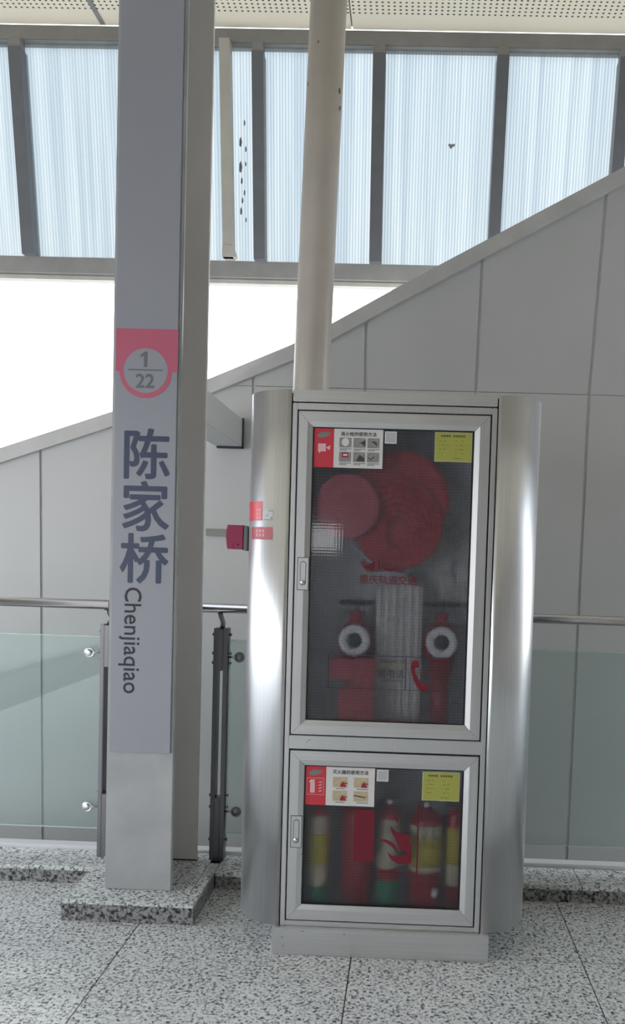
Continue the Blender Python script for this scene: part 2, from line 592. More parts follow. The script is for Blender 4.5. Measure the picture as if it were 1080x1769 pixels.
        for q, (du, dv) in enumerate(shifts):
            vs = []
            for v in me.vertices:
                a, b = v.co.x * sxx + du, v.co.y + dv
                vs.append((x + a * ca - b * sa, y - v.co.z - q * 4e-6, z + a * sa + b * ca))
            s._add(vs, polys, mi)
        bpy.data.objects.remove(o)
        bpy.data.curves.remove(c)
        bpy.data.meshes.remove(me)
        return s


ORG = {}


def tag(o, label=None, cat=None, group=None, kind=None):
    if label: o['label'] = label
    if cat: o['category'] = cat
    if group: o['group'] = group
    if kind: o['kind'] = kind
    return o


def link(name, mb, mats, parent=None, origin=None, **tags):
    """one mesh object; vertices are stored about its own origin (base centre) or about its parent's"""
    mats = mats if isinstance(mats, (list, tuple)) else [mats]
    xs, ys, zs = zip(*mb.v)
    if origin is None:
        origin = Vector(((min(xs) + max(xs)) / 2, (min(ys) + max(ys)) / 2, min(zs)))
    origin = Vector(origin)
    me = bpy.data.meshes.new(name)
    me.from_pydata([tuple(Vector(p) - origin) for p in mb.v], [], mb.f)
    for m in mats:
        me.materials.append(M[m] if isinstance(m, str) else m)
    me.polygons.foreach_set('material_index', mb.m)
    me.polygons.foreach_set('use_smooth', mb.sm)
    me.update()
    o = bpy.data.objects.new(name, me)
    COL.objects.link(o)
    ORG[o.name] = origin
    if parent is not None:
        o.parent = parent
        o.location = origin - ORG[parent.name]
    else:
        o.location = origin
    tag(o, **tags)
    return o


def empty(name, loc, **tags):
    o = bpy.data.objects.new(name, None)
    o.empty_display_size = 0.1
    COL.objects.link(o)
    o.location = loc
    ORG[o.name] = Vector(loc)
    return tag(o, **tags)


def clone(o, parent, delta):
    """a copy of a part (shared mesh) moved by delta, under the same or another parent"""
    c = o.copy()
    COL.objects.link(c)
    org = ORG[o.name] + Vector(delta)
    ORG[c.name] = org
    c.parent = parent
    c.location = org - (ORG[parent.name] if parent else Vector())
    return c


def copy_tree(o, delta, parent=None):
    c = clone(o, parent, delta)
    for ch in list(o.children):
        copy_tree(ch, delta, c)
    return c


# ================================================================== SETTING
# ---- floor: 0.8 m polished granite tiles, joints at x = -0.96, -0.16, 0.64 and y = 2.768
fl = link('floor', MB().box(-4.2, 3.6, -6, 3.44, -0.08, -0.006), 'grout', kind='structure')
T = 0.8
tile = None
for i in range(-4, 4):
    for j in range(-11, 1):
        x0, y0 = -0.16 + i * T, 2.768 + j * T
        x1, y1 = x0 + T, min(y0 + T, 3.44)
        x1 = min(x1, 3.6)
        if y0 < -6 or x1 - x0 < 0.2:
            continue
        g = 0.0017
        if tile is None or y1 - y0 < T - 0.01 or x1 - x0 < T - 0.01:
            t = link('tile', MB().box(x0 + g, x1 - g, y0 + g, y1 - g, -0.012, 0, bev=0.0012), 'granite', fl)
            if y1 - y0 > T - 0.01 and x1 - x0 > T - 0.01:
                tile = t
        else:
            clone(tile, fl, Vector((x0 + T / 2, y0 + T / 2, -0.012)) - ORG[tile.name])

# ---- kerb along the edge: capping slabs over riser stones
curb = link('trim_1', MB().box(-4.2, 3.6, 3.272, 3.44, 0, 0.05), 'grout', kind='structure')
def slabs(xs):
    for a, b in zip(xs[:-1], xs[1:]):
        if b <= a: continue
        link('capping_stone', MB().box(a + .0012, b - .0012, 3.252, 3.44, 0.054, 0.072, bev=.0015), 'granite', curb)
        link('riser_stone', MB().box(a + .0012, b - .0012, 3.26, 3.272, 0.0, 0.053), 'granite_shaded', curb)
slabs([-4.2, -3.3, -2.4, -1.53, -1.262])
slabs([-0.76, -0.1, 0.42, 0.74, 1.6, 2.5, 3.6])
link('trim_2', MB().box(-4.2, 3.6, 3.442, 3.50, -0.02, 0.088, bev=.003), 'sill', kind='structure')

# ---- granite plinth under the columns
pl = link('trim_3', MB().box(-1.24, -0.77, 2.945, 3.43, 0, 0.06), 'grout', kind='structure')
link('riser_stone', MB().box(-1.254, -0.762, 2.928, 2.945, 0, 0.063), 'granite_shaded', pl)
link('riser_stone', MB().box(-0.777, -0.762, 2.9462, 3.43, 0, 0.063), 'granite_shaded', pl)
link('riser_stone', MB().box(-1.254, -1.239, 2.9462, 3.43, 0, 0.063), 'granite_shaded', pl)
link('capping_stone', MB().box(-1.256, -0.7605, 2.926, 3.03, 0.064, 0.0785, bev=.0012), 'granite', pl)
link('capping_stone', MB().box(-1.256, -0.801, 3.032, 3.44, 0.064, 0.0785, bev=.0012), 'granite', pl)
link('capping_stone', MB().box(-0.799, -0.7605, 3.032, 3.33, 0.064, 0.0785, bev=.0012), 'granite', pl)

# ---- clad wall outside the balustrade, leaning, with a raking top edge
def wy(x, z):
    return 4.2 - 0.04 * (z - 2.24) if z < 2.24 else 4.2 - 0.23 * (z - 2.24)
TOP = [(-3.6, 1.38), (-2.16, 1.881), (-1.56, 2.088), (-1.053, 2.268), (-0.633, 2.439), (-0.442, 2.536), (-0.096, 2.721), (0.965, 3.268), (2.4, 4.005)]
def ztop(x):
    for (a, za), (b, zb) in zip(TOP[:-1], TOP[1:]):
        if a <= x <= b:
            return za + (zb - za) * (x - a) / (b - a)
    return TOP[-1][1]
def wall_poly(x0, x1, lo, hi, drop):
    xs = [x0] + [x for x, z in TOP if x0 < x < x1] + [x1]
    up_ = [(x, min(hi, ztop(x) - drop)) for x in xs]
    # where the raking edge crosses 'hi' add the crossing
    out = []
    for (a, za), (b, zb) in zip(up_[:-1], up_[1:]):
        out.append((a, za))
        ra, rb = ztop(a) - drop, ztop(b) - drop
        if (ra < hi) != (rb < hi):
            t = (hi - ra) / (rb - ra)
            out.append((a + (b - a) * t, hi))
    out.append(up_[-1])
    out = [p for p in out if p[1] > lo + 1e-4] if min(p[1] for p in out) > lo else [(x, max(z, lo)) for x, z in out]
    return out
wb = MB()
for x0, x1 in [(-3.6, -1.053), (-1.053, 2.4)]:
    top = [(x, ztop(x) - 0.03) for x in [x0] + [x for x, z in TOP if x0 < x < x1] + [x1]]
    if x0 < -2:
        wb.prism([(x0, -0.6), (x1, -0.6)] + top[::-1], lambda x, z: wy(x, z) + 0.01, lambda x, z: wy(x, z) + 0.10)
    else:
        wb.prism([(x0, -0.6), (x1, -0.6), (x1, 2.24), (x0, 2.24)], lambda x, z: wy(x, z) + 0.01, lambda x, z: wy(x, z) + 0.10)
        wb.prism([(x0, 2.24), (x1, 2.24)] + top[::-1], lambda x, z: wy(x, z) + 0.01, lambda x, z: wy(x, z) + 0.10)
wall = link('wall_back', wb, 'joint', kind='structure')
JX = [-3.6, -3.08, -2.51, -1.945, -1.38, -0.835, -0.258, 0.310, 0.888, 1.47, 2.04, 2.4]
for a, b in zip(JX[:-1], JX[1:]):
    g = 0.0075
    p = wall_poly(a + g, b - g, -0.6, 2.2385, 0.05)
    link('panel', MB().prism([(a + g, -0.6), (b - g, -0.6)] + p[::-1], lambda x, z: wy(x, z), lambda x, z: wy(x, z) + 0.0095), 'wall_panel', wall)
    if ztop(b) - 0.05 > 2.26:
        xa = a + g
        while ztop(xa) - 0.05 < 2.242:
            xa += 0.002
        p = wall_poly(xa, b - g, 2.2, 9, 0.05)
        q = [(xa, 2.2415), (b - g, 2.2415)] + p[::-1]
        link('panel', MB().prism(q, lambda x, z: wy(x, z), lambda x, z: wy(x, z) + 0.0095), 'wall_panel', wall)
cp = MB()
for (a, za), (b, zb) in zip(TOP[:-1], TOP[1:]):
    d = 0.075
    cp.prism([(a, za), (b, zb), (b, zb - d), (a, za - d)], lambda x, z: wy(x, z) - 0.022, lambda x, z: wy(x, z) + 0.11)
link('coping', cp, 'coping', wall)

# ---- unseen slab added to stop light rising between deck edge and clad wall
link('light_stop_slab', MB().box(-4.2, 3.6, 3.445, 4.42, -0.68, -0.605).box(-4.2, 3.6, 3.42, 3.4445, -0.68, -0.085), 'concrete', kind='structure')

# ---- perforated ceiling
ce = link('ceiling', MB().box(-4.2, 3.6, -6, 4.46, 4.215, 4.3), 'ceiling_back', kind='structure')
CX = [-4.2, -2.95, -1.745, -0.40, 1.3, 2.5, 3.6]
for a, b in zip(CX[:-1], CX[1:]):
    for c, d in ((2.2, 4.4605), (-0.3, 2.19), (-3.0, -0.31), (-6.0, -3.01)):
        link('panel', MB().box(a + .004, b - .004, c, d, 4.2, 4.214, bev=.001), 'ceiling', ce)
link('seam_strip', MB().box(-1.757, -1.733, 2.2, 4.45, 4.195, 4.2), 'frame_grey', ce)

# ---- translucent hanging windscreen between ceiling and wall
def gy(z):
    return 4.45 + (4.11 - z) / 1.1 * 0.2
win = link('window_1', MB().box(-4.2, 3.6, 4.462, 4.54, 4.12, 4.2, bev=.004), 'frame_grey', kind='structure')
gq = lambda d: (lambda x, z: gy(z) + d)
link('bottom_rail', MB().prism([(-4.2, 2.955), (3.6, 2.955), (3.6, 3.04), (-4.2, 3.04)], gq(0.03), gq(0.10)), 'frame_grey', win)
link('drip_edge', MB().prism([(-4.2, 2.925), (3.6, 2.925), (3.6, 2.945), (-4.2, 2.945)], gq(0.045), gq(0.10)), 'jamb', win)
MX = [(-4.2, -4.14), (-3.53, -3.46), (-2.88, -2.81), (-2.262, -2.192), (-1.60, -1.53), (-0.938, -0.874), (-0.284, -0.216), (0.381, 0.446), (1.035, 1.10), (1.69, 1.755), (2.34, 2.41), (3.0, 3.06), (3.54, 3.6)]
for i, (a, b) in enumerate(MX):
    link('mullion', MB().prism([(a, 3.04), (b, 3.04), (b, 4.075), (a, 4.075)], gq(-0.01), gq(0.075)), 'mullion', win)
    link('bracket', MB().prism([(a + .004, 4.075), (b - .004, 4.075), (b - .004, 4.12), (a + .004, 4.12)], gq(0.0), gq(0.06)), 'frame_grey', win)
for (a, b), (c, d) in zip(MX[:-1], MX[1:]):
    link('pane', MB().prism([(b - .008, 3.03), (c + .008, 3.03), (c + .008, 4.125), (b - .008, 4.125)], gq(0.045), gq(0.055)), 'poly', win)
link('jamb', MB().prism([(-1.108, 3.04), (-1.052, 3.04), (-1.052, 4.12), (-1.108, 4.12)], gq(-0.03), gq(0.04)), 'jamb', win)
link('jamb_foot', MB().prism([(-1.112, 3.04), (-1.03, 3.04), (-1.048, 3.10), (-1.11, 3.10)], gq(-0.034), gq(0.0)), 'jamb', win)
fk = MB()
for z, s in ((3.75, .012), (3.655, .02), (3.62, .012), (3.53, .024), (3.545, .01), (3.46, .014), (3.40, .012), (3.36, .013), (3.305, .016), (3.26, .01)):
    x = -1.01 + random.uniform(-.006, .012) + (.02 if s < .013 else 0)
    fk.prism([(x - s * .35, z - s), (x + s * .1, z - s * 1.2), (x + s * .4, z), (x + s * .1, z + s * 1.3), (x - s * .3, z + s * .6)], gq(0.040), gq(0.0445))
for px, z, s in ((0.155, 3.655, .014), (0.168, 3.66, .01), (0.145, 3.662, .008)):
    fk.prism([(px - s, z), (px, z - s), (px + s * .8, z + s * .3), (px, z + s * .7)], gq(0.040), gq(0.0445))
link('dirt_flecks', fk, 'fleck', win, kind='stuff')

# ---- concourse behind the photographer (seen only in reflections) and ground outside
link('added_wall_left', MB().box(-4.35, -4.2, -6, 3.44, 2.5, 4.3).box(-4.35, -4.2, -6, 3.44, -0.08, 0.05), 'plaster', kind='structure')  # unseen header and low strip, added to cut daylight from the left
link('wall_right', MB().box(3.6, 3.75, -6, 3.44, -0.08, 4.3), 'plaster', kind='structure')
rw = MB().box(-4.2, -1.46, -6.15, -6, -0.08, 4.3).box(-1.02, 3.75, -6.15, -6, -0.08, 4.3)
rw.box(-1.46, -1.02, -6.15, -6, -0.08, 1.42).box(-1.46, -1.02, -6.15, -6, 1.78, 4.3)
link('wall_rear', rw, 'plaster', kind='structure')
link('trim_4', MB().box(-60, 60, -60, 60, -6.2, -6), 'concrete', kind='structure')

# ================================================================== COLUMNS
# ---- steel H-section column: the station name sign covers its front flange
pr = empty('station_name_column', (-1.006, 3.2, 0.0785), label='white steel H-section column with the vertical station name sign on its front flange', cat='column')
link('front_flange', MB().box(-1.133, -0.876, 3.036, 3.058, 0.0785, 4.199, bev=.003), 'scuffed_paint', pr)
link('web', MB().box(-1.016, -1.000, 3.0585, 3.3495, 0.0785, 4.199), 'column_paint', pr)
link('rear_flange', MB().box(-1.133, -0.8615, 3.350, 3.372, 0.0785, 4.199, bev=.003), 'column_paint', pr)
sp = link('sign_panel', MB().box(-1.120, -0.888, 3.028, 3.0355, 0.612, 4.199, bev=.001), 'sign_film', pr, label='smooth grey sign panel on the front flange')
link('base_bead', MB().box(-1.138, -0.8575, 3.3465, 3.3495, 0.0785, 0.084).box(-.999, -.8605, 3.373, 3.376, .0785, .084), 'dark_strip', pr, kind='stuff')
ys = 3.0278
# line badge
hb = MB()
cx, cz, R = -1.006, 2.047, 0.098
poly = [(-1.1195, 2.2025), (-0.8865, 2.2025), (-0.8865, cz - 0.002)]
n = 40
for i in range(n + 1):
    t = math.pi * i / n
    poly.append((cx + R * math.cos(t), cz - 0.002 - R * math.sin(t)))
poly.append((-1.1195, cz - 0.002))
hb.prism(poly, ys - .0008, ys)
link('line_badge', hb, 'sign_red', sp, label='red badge, haze painted into its colour, with a round white field')
cc = MB().prism([(cx + .0825 * math.cos(2 * math.pi * i / 64), cz + .0015 + .0825 * math.sin(2 * math.pi * i / 64)) for i in range(64)], ys - .0014, ys - .0009)
link('badge_disc', cc, 'sign_film', sp)
nb = MB().prism([(-1.0135, 2.0615), (-1.0005, 2.0615), (-1.0005, 2.1185), (-1.0095, 2.1185), (-1.026, 2.106), (-1.026, 2.0965), (-1.0135, 2.1035)], ys - .002, ys - .0015).text('22', cx - .002, 1.986, 0.072, ys - .0016, bold=.022)
nb.box(cx - .066, cx + .064, ys - .002, ys - .0015, 2.0485, 2.0535)
link('badge_number', nb, 'grey_ink', sp)
tx = MB()
for ch, z in (('陈', 1.665), ('家', 1.470), ('桥', 1.275)):
    tx.text(ch, -1.000, z, 0.197, ys - .0005, bold=.017, sxx=0.955)
link('lettering', tx, 'navy', sp, label='dark navy Chinese station name')
link('lettering', MB().text('Chenjiaqiao', -1.070, 1.243, 0.0905, ys - .0005, bold=.004, rot=-math.pi / 2, align='LEFT', sxx=0.95), 'ink', sp, label='romanised station name reading downwards')

# ---- box beam from the column into the wall
bx = empty('box_beam', (-0.955, 3.373, 1.926), label='short grey box beam running from the column into the clad wall', cat='beam')
link('beam_body', MB().box(-1.025, -0.885, 3.373, 4.198, 1.926, 2.068, bev=.003), 'wall_panel', bx)
se = MB().box(-0.885, -0.879, 4.18, 4.199, 1.918, 2.072).box(-1.015, -0.879, 4.18, 4.199, 1.916, 1.926)  # dark strips paint the shaded gap where the beam enters the wall
link('dark_strip', se, 'dark_strip', bx)

# ---- round leaning pole
pz = lambda z: -0.406 + (z - 2.05) * 0.0204
po = empty('round_pole', (pz(0), 3.17, 0), label='tall round beige pole rising behind the steel cabinet to the ceiling', cat='pole')
link('shaft', MB().cyl((pz(0.0), 3.17, 0.0), (pz(4.199), 3.17, 4.199), 0.0695, 48), 'pole_paint', po)
sc = MB()
for z, a, s in ((3.14, 60, .012), (3.08, 68, .01), (3.16, -58, .008), (3.3, -20, .006)):
    t = math.radians(a)
    c = Vector((pz(z) + .0697 * math.sin(t), 3.17 - .0697 * math.cos(t), z))
    u = Vector((math.cos(t), math.sin(t), 0))
    pts = [c + u * (s * x) + Vector((0, 0, s * zz)) for x, zz in ((-.6, -.3), (-.1, -1.2), (.5, -.6), (.5, .9), (-.2, .7))]
    k = Vector((math.sin(t), -math.cos(t), 0)) * .0006
    sc._add([p + k for p in pts], [(0, 1, 2, 3, 4)])
link('chipped_paint', sc, 'dirt', po, kind='stuff')

# ================================================================== BALUSTRADE
YR = 3.39
# handrails
def handrail(name, x0, x1, label):
    r = empty(name, ((x0 + x1) / 2, YR, 1.145), label=label, cat='handrail', group=None)
    m = MB().cyl((x0, YR, 1.145), (x1, YR, 1.145), 0.0195, 24)
    link('tube', m, 'steel_rail', r)
    e = MB().lathe([(0.0, .004), (.012, .003), (.0195, 0), (.0195, -.01)], (x1 if x1 < 0 else x0, YR, 1.145), 'X')
    return r
hl = handrail('handrail', -4.2, -1.262, 'stainless steel handrail left of the station name pillar')
hr = handrail('handrail', -0.905, 3.6, 'stainless steel handrail running behind the fire cabinet')

def post(xc, z0, label, side):
    """side +1: standoffs reach right; -1: left; both sides for 0"""
    p = empty('railing_post', (xc, YR, z0), label=label, cat='post', group=None)
    for sgn in (-1, 1):
        link('side_plate', MB().box(xc + sgn * .0205 - .0095, xc + sgn * .0205 + .0095, YR - .026, YR + .026, z0, 1.063, bev=.002), 'steel_darkened', p)
    link('core_plate', MB().box(xc - .0105, xc + .0105, YR - .03, YR + .022, z0, 0.345, bev=.002), 'steel_darkened', p)
    link('core_plate', MB().box(xc - .0105, xc + .0105, YR - .03, YR + .022, 0.885, 1.060, bev=.002), 'steel_darkened', p)
    link('rail_arm', MB().tube([(xc, YR, 1.05), (xc + .003, YR, 1.085), (xc - .008, YR, 1.115), (xc - .012, YR, 1.128)], .011, 12), 'steel_darkened', p)
    for z in (1.035, .955, .915, .35, .30, .16):
        for sgn in (-1, 1):
            link('bolt', MB().lathe([(0.0035, 0), (.0035, .004), (.007, .004), (.007, .009), (.003, .012)] if sgn > 0 else [(0.0035, 0), (.0035, -.004), (.007, -.004), (.007, -.009), (.003, -.012)], (xc + sgn * .030, YR, z), 'X', 10), 'steel_darkened', p)
    for sgn in ((side,) if side else (-1, 1)):
        for z in (.942, .284):
            bxp = xc + sgn * .078
            arm = link('standoff_arm', MB().cyl((xc + sgn * .03, YR - .012, z), (bxp, YR - .012, z), .0045, 12), 'chrome', p)
            link('clamp_button', MB().lathe([(.012, -.0055), (.020, -.005), (.022, .001), (.022, .004), (.019, .008), (.0185, .006), (.016, .006), (.012, .009), (.004, .010)], (bxp, YR - .012, z), 'Y', 24), 'steel_darkened' if sgn > 0 else 'chrome', arm)
    return p
post(-1.262, 0.072, 'slim steel post partly hidden at the left edge of the name pillar', -1)
post(-0.782, 0.0725, 'dark twin-plate steel post between the name pillar and the cabinet', 1)
post(0.03, 0.0725, 'dark twin-plate steel post hidden behind the fire cabinet', 0)

def pane(x0, x1, z0, z1, label):
    y0, y1 = YR - .006, YR + .006
    g = empty('glass_panel', ((x0 + x1) / 2, YR, z0), label=label, cat='glass panel')
    link('sheet', MB().box(x0, x1, y0, y1, z0, z1), 'rail_glass', g)
    e = .0022
    link('polished_edge', MB().box(x0, x0 + e, y0 - .0005, y1 + .0005, z0, z1).box(x1 - e, x1, y0 - .0005, y1 + .0005, z0, z1)
         .box(x0 + e, x1 - e, y0 - .0005, y1 + .0005, z0, z0 + e).box(x0 + e, x1 - e, y0 - .0005, y1 + .0005, z1 - e, z1), 'glass_edge', g)
pane(-4.1, -1.297, 0.188, 1.011, 'large green-tinted glass balustrade panel left of the name pillar')
pane(-0.748, -0.006, 0.188, 1.013, 'green-tinted glass balustrade panel between dark post and cabinet')
pane(0.066, 2.2, 0.188, 1.015, 'green-tinted glass balustrade panel right of the cabinet')

# ================================================================== FIRE CABINET
FY = 2.758                      # front plane of the frame
XL, XR = -0.417, 0.283
ZB, ZT = 0.0945, 1.94
CR = 0.165
YBK = 3.06
cab = empty('fire_cabinet', ((XL + XR) / 2, 2.9, 0), label='tall brushed steel fire cabinet with rounded sides and two glazed doors', cat='cabinet')
link('base', MB().box(-0.436, 0.311, 2.738, 3.04, 0.0, 0.094, bev=.003), 'steel_h', cab)
def side(sgn):
    x0 = XL if sgn < 0 else XR
    c = x0
    out = [(c + sgn * CR * math.sin(math.pi / 2 * i / 20), FY + CR - CR * math.cos(math.pi / 2 * i / 20)) for i in range(21)]
    out += [(c + sgn * CR, YBK), (c + sgn * (CR - .012), YBK)]
    inn = [(c + sgn * (CR - .012) * math.sin(math.pi / 2 * i / 20), FY + CR - (CR - .012) * math.cos(math.pi / 2 * i / 20)) for i in range(20, -1, -1)]
    m = MB()
    pts = out + inn
    n = len(pts)
    # curved skin as quads between outer and inner outlines
    m.extrude_z([(x - sgn * 0, y) for x, y in out[:21]] + inn[1:], ZB, ZT, smooth=True)
    m.box(min(c + sgn * CR, c + sgn * (CR - .012)), max(c + sgn * CR, c + sgn * (CR - .012)), FY + CR, YBK, ZB, ZT)
    return m
for sgn in (-1, 1):
    sp_ = link('curved_side', side(sgn), 'steel', cab)
    c = XL if sgn < 0 else XR
    for z0, z1, nm in ((ZB, ZB + .006, 'bottom_plate'), (ZT - .008, ZT - .002, 'top_plate')):
        r = CR - .0125
        pts = [(c, FY + .0125)] + [(c + sgn * r * math.sin(math.pi / 2 * i / 16), FY + CR - r * math.cos(math.pi / 2 * i / 16)) for i in range(1, 17)] + [(c + sgn * r, YBK - .001), (c, YBK - .001)]
        link(nm, MB().extrude_z(pts, z0, z1), 'steel_h', sp_)
# dark seams between the curved sides and the front frame
G = .0042
link('top_rail', MB().box(XL + G, XR - G, FY, FY + .03, 1.9005, ZT, bev=.002), 'steel_h', cab)
fr = MB().box(XL + G, -.3968, FY, FY + .03, ZB, 1.896, bev=.002).box(.2618, XR - G, FY, FY + .03, ZB, 1.896, bev=.002)
fr.box(-.3968, .2618, FY, FY + .03, 1.8738, 1.896, bev=.002).box(-.3968, .2618, FY, FY + .03, .7148, .7612, bev=.002).box(-.3968, .2618, FY, FY + .03, ZB, .1122, bev=.002)
link('front_frame', fr, 'steel', cab)
link('gasket', MB().box(XL, XR, FY + .012, FY + .016, ZB + .002, .116).box(XL, -.383, FY + .012, FY + .016, .116, 1.93).box(.25, XR, FY + .012, FY + .016, .116, 1.93)
     .box(-.383, .25, FY + .012, FY + .016, .704, .772).box(-.383, .25, FY + .012, FY + .016, 1.862, 1.93), 'black_gap', cab)
sh = MB().box(XL + .004, XR - .004, YBK - .01, YBK, ZB, ZT - .002).box(XL + .002, XL + .01, FY + .031, YBK - .01, ZB, ZT - .01).box(XR - .01, XR - .002, FY + .031, YBK - .01, ZB, ZT - .01)
sh.box(XL + .01, XR - .01, FY + .031, YBK - .01, ZB, ZB + .03)
sh.box(XL + .01, XR - .01, FY + .031, YBK - .01, ZT - .03, ZT - .01)
link('inner_shell', sh, 'interior', cab)
link('shelf', MB().box(XL + .011, XR - .011, FY + .032, YBK - .011, .725, .745), 'interior', cab)

def door(z0, z1, gx0, gx1, gz0, gz1, glassmat, lz):
    """mitred steel frame round a pane; frame bars meet at 45 degrees"""
    x0, x1 = -.3912, .2562
    yf, yb = FY - .003, FY + .022
    m = MB()
    e = .0005
    O = [(x0, z0), (x1, z0), (x1, z1), (x0, z1)]
    I = [(gx0, gz0), (gx1, gz0), (gx1, gz1), (gx0, gz1)]
    L = .018
    B = [(gx0 - L, gz0 - L), (gx1 + L, gz0 - L), (gx1 + L, gz1 + L), (gx0 - L, gz1 + L)]
    for k in range(4):
        j = (k + 1) % 4
        dx, dz = (O[j][0] - O[k][0]), (O[j][1] - O[k][1])
        l = math.hypot(dx, dz)
        ux, uz = dx / l * e, dz / l * e
        mi = 0 if k % 2 == 0 else 1
        def q(p, s, y): return (p[0] + ux * s, y, p[1] + uz * s)
        vs = [q(O[k], 1, yf), q(O[j], -1, yf), q(B[j], -1, yf), q(B[k], 1, yf),
              q(I[j], -1, yf + .0045), q(I[k], 1, yf + .0045),
              q(O[k], 1, yb), q(O[j], -1, yb), q(I[j], -1, yb), q(I[k], 1, yb)]
        m._add(vs, [(0, 1, 2, 3), (3, 2, 4, 5), (5, 4, 8, 9), (6, 7, 1, 0), (9, 8, 7, 6), (0, 3, 5, 9, 6), (1, 7, 8, 4, 2)], mi)
    d = link('door', m, ['steel_h', 'steel'], cab)
    for ox, oz, ix, iz in ((x0, z0, gx0, gz0), (x1, z0, gx1, gz0), (x0, z1, gx0, gz1), (x1, z1, gx1, gz1)):
        ax, az = (1 if ix > ox else -1) * .0012, (1 if iz > oz else -1) * .0012
        link('mitre_seam', MB().prism([(ox + ax, oz), (ox, oz + az), (ix - ax * .6, iz), (ix, iz - az * .6)], yf + .003, yb - .002), 'black_gap', d)
    pm = MB().box(gx0 + .0005, gx1 - .0005, FY + .009, FY + .013, gz0 + .0005, gz1 - .0005)
    pm.m = [1, 1, 0, 1, 1, 1]          # only the front face carries the pressed pattern
    link('pane', pm, [glassmat, 'pane_clear'], d)
    g = MB()
    for a in ((gx0, gx0 + .004, gz0, gz1), (gx1 - .007, gx1, gz0, gz1), (gx0 + .004, gx1 - .007, gz1 - .004, gz1), (gx0 + .004, gx1 - .007, gz0, gz0 + .003)):
        g.box(a[0] + .0006, a[1] - .0006, FY + .0022, FY + .0088, a[2] + .0006, a[3] - .0006)
    link('glazing_gasket', g, 'black_gap', d)
    # flush latch: plate, slot, push button
    lx = -.3635
    hz = .055
    la = MB().box(lx - .0185, lx + .0185, yf - .0012, yf + .002, lz - hz, lz + hz, bev=.0011)
    link('latch_rim', MB().box(lx - .0200, lx + .0200, yf - .0005, yf + .002, lz - hz - .0015, lz + hz + .0015), 'steel_darkened', d)
    link('latch_plate', la, 'steel', d)
    def capsule(w_, zlo, zhi, k=12):
        r = w_
        pts = [(lx + r * math.cos(math.pi * i / k), zhi - r + r * math.sin(math.pi * i / k)) for i in range(k + 1)]
        pts += [(lx + r * math.cos(math.pi + math.pi * i / k), zlo + r + r * math.sin(math.pi + math.pi * i / k)) for i in range(k + 1)]
        return pts
    link('latch_slot', MB().prism(capsule(.0105, lz - .040, lz + .043), yf - .0022, yf - .0012), 'steel_darkened', d)
    link('latch_lever', MB().prism(capsule(.0082, lz - .0375, lz + .0405), yf - .0030, yf - .0022), 'steel', d)
    link('latch_button', MB().lathe([(.0084, 0), (.0084, .001), (.006, .003), (.002, .0038)], (lx, yf - .0036, lz - .0285), 'Y', 18), 'chrome', d)
    return d
d1 = door(.7668, 1.8682, -.343, .2045, .816, 1.817, 'door_glass_pressed', 1.318)
d2 = door(.1178, .7092, -.3415, .2085, .171, .659, 'door_glass', .427)

# ---- vinyl prints on the door panes (front face of the pane)
YP = FY + .0086
def strip(m, x0, x1, z0, z1, mi=0, y=None):
    y = YP if y is None else y
    return m.box(x0, x1, y - .0004, y, z0, z1, mi)
v = MB()
v.text('重庆轨道交通', -.0735, 1.2925, .0345, YP - .0002, bold=.012, sxx=0.96, depth=.0004)
link('operator_lettering', v, 'print_red', d1, label='dark red Chinese lettering on the upper pane')
v = MB().prism([(-.158, 1.347), (-.122, 1.368), (-.118, 1.347), (-.126, 1.336)], YP - .0004, YP)
v.prism([(-.1075, 1.375), (-.1035, 1.375), (-.1035, 1.343), (-.1075, 1.343)], YP - .0004, YP)
v.prism([(-.095, 1.353), (-.068, 1.343), (-.040, 1.352), (-.052, 1.338), (-.068, 1.334), (-.086, 1.339)], YP - .0004, YP)
link('emblem_remnant', v, 'print_red', d1)
v = MB()
for a in ((-.268, .148, 1.0425, 1.0455), (-.268, .148, .9275, .9297), (-.2695, -.2668, .9275, 1.0455), (-.0045, -.0015, .9275, 1.0455)):
    strip(v, *a)
link('outline', v, 'print_line', d1)
v = MB().text('警电话', -.0545, .9725, .0290, YP - .0002, bold=.004, sxx=1.08, depth=.0004)
v.text('TELEPHONE', -.052, .956, .0142, YP - .0002, sxx=0.98, depth=.0004)
link('telephone_lettering', v, 'print_line', d1)
v = MB()
arc = []
for i in range(13):     # curved handle
    t = math.radians(155 + 70 * i / 12)
    arc.append((.083 + .070 * math.cos(t), 1.0035 + .064 * math.sin(t)))
hs = [(.016, 1.020), (.020, 1.0305), (.030, 1.033), (.040, 1.031), (.0425, 1.022), (.0425, 1.008), (.030, 1.0065), (.029, .998), (.034, .982), (.042, .966), (.050, .957),
      (.058, .953), (.064, .957), (.0755, .947), (.0765, .939), (.070, .929), (.060, .926), (.046, .932), (.034, .946), (.024, .966), (.017, .992), (.0145, 1.008)]
v.prism(hs, YP - .0004, YP)
link('handset_symbol', v, 'symbol_red', d1, label='red telephone handset symbol on the pane')
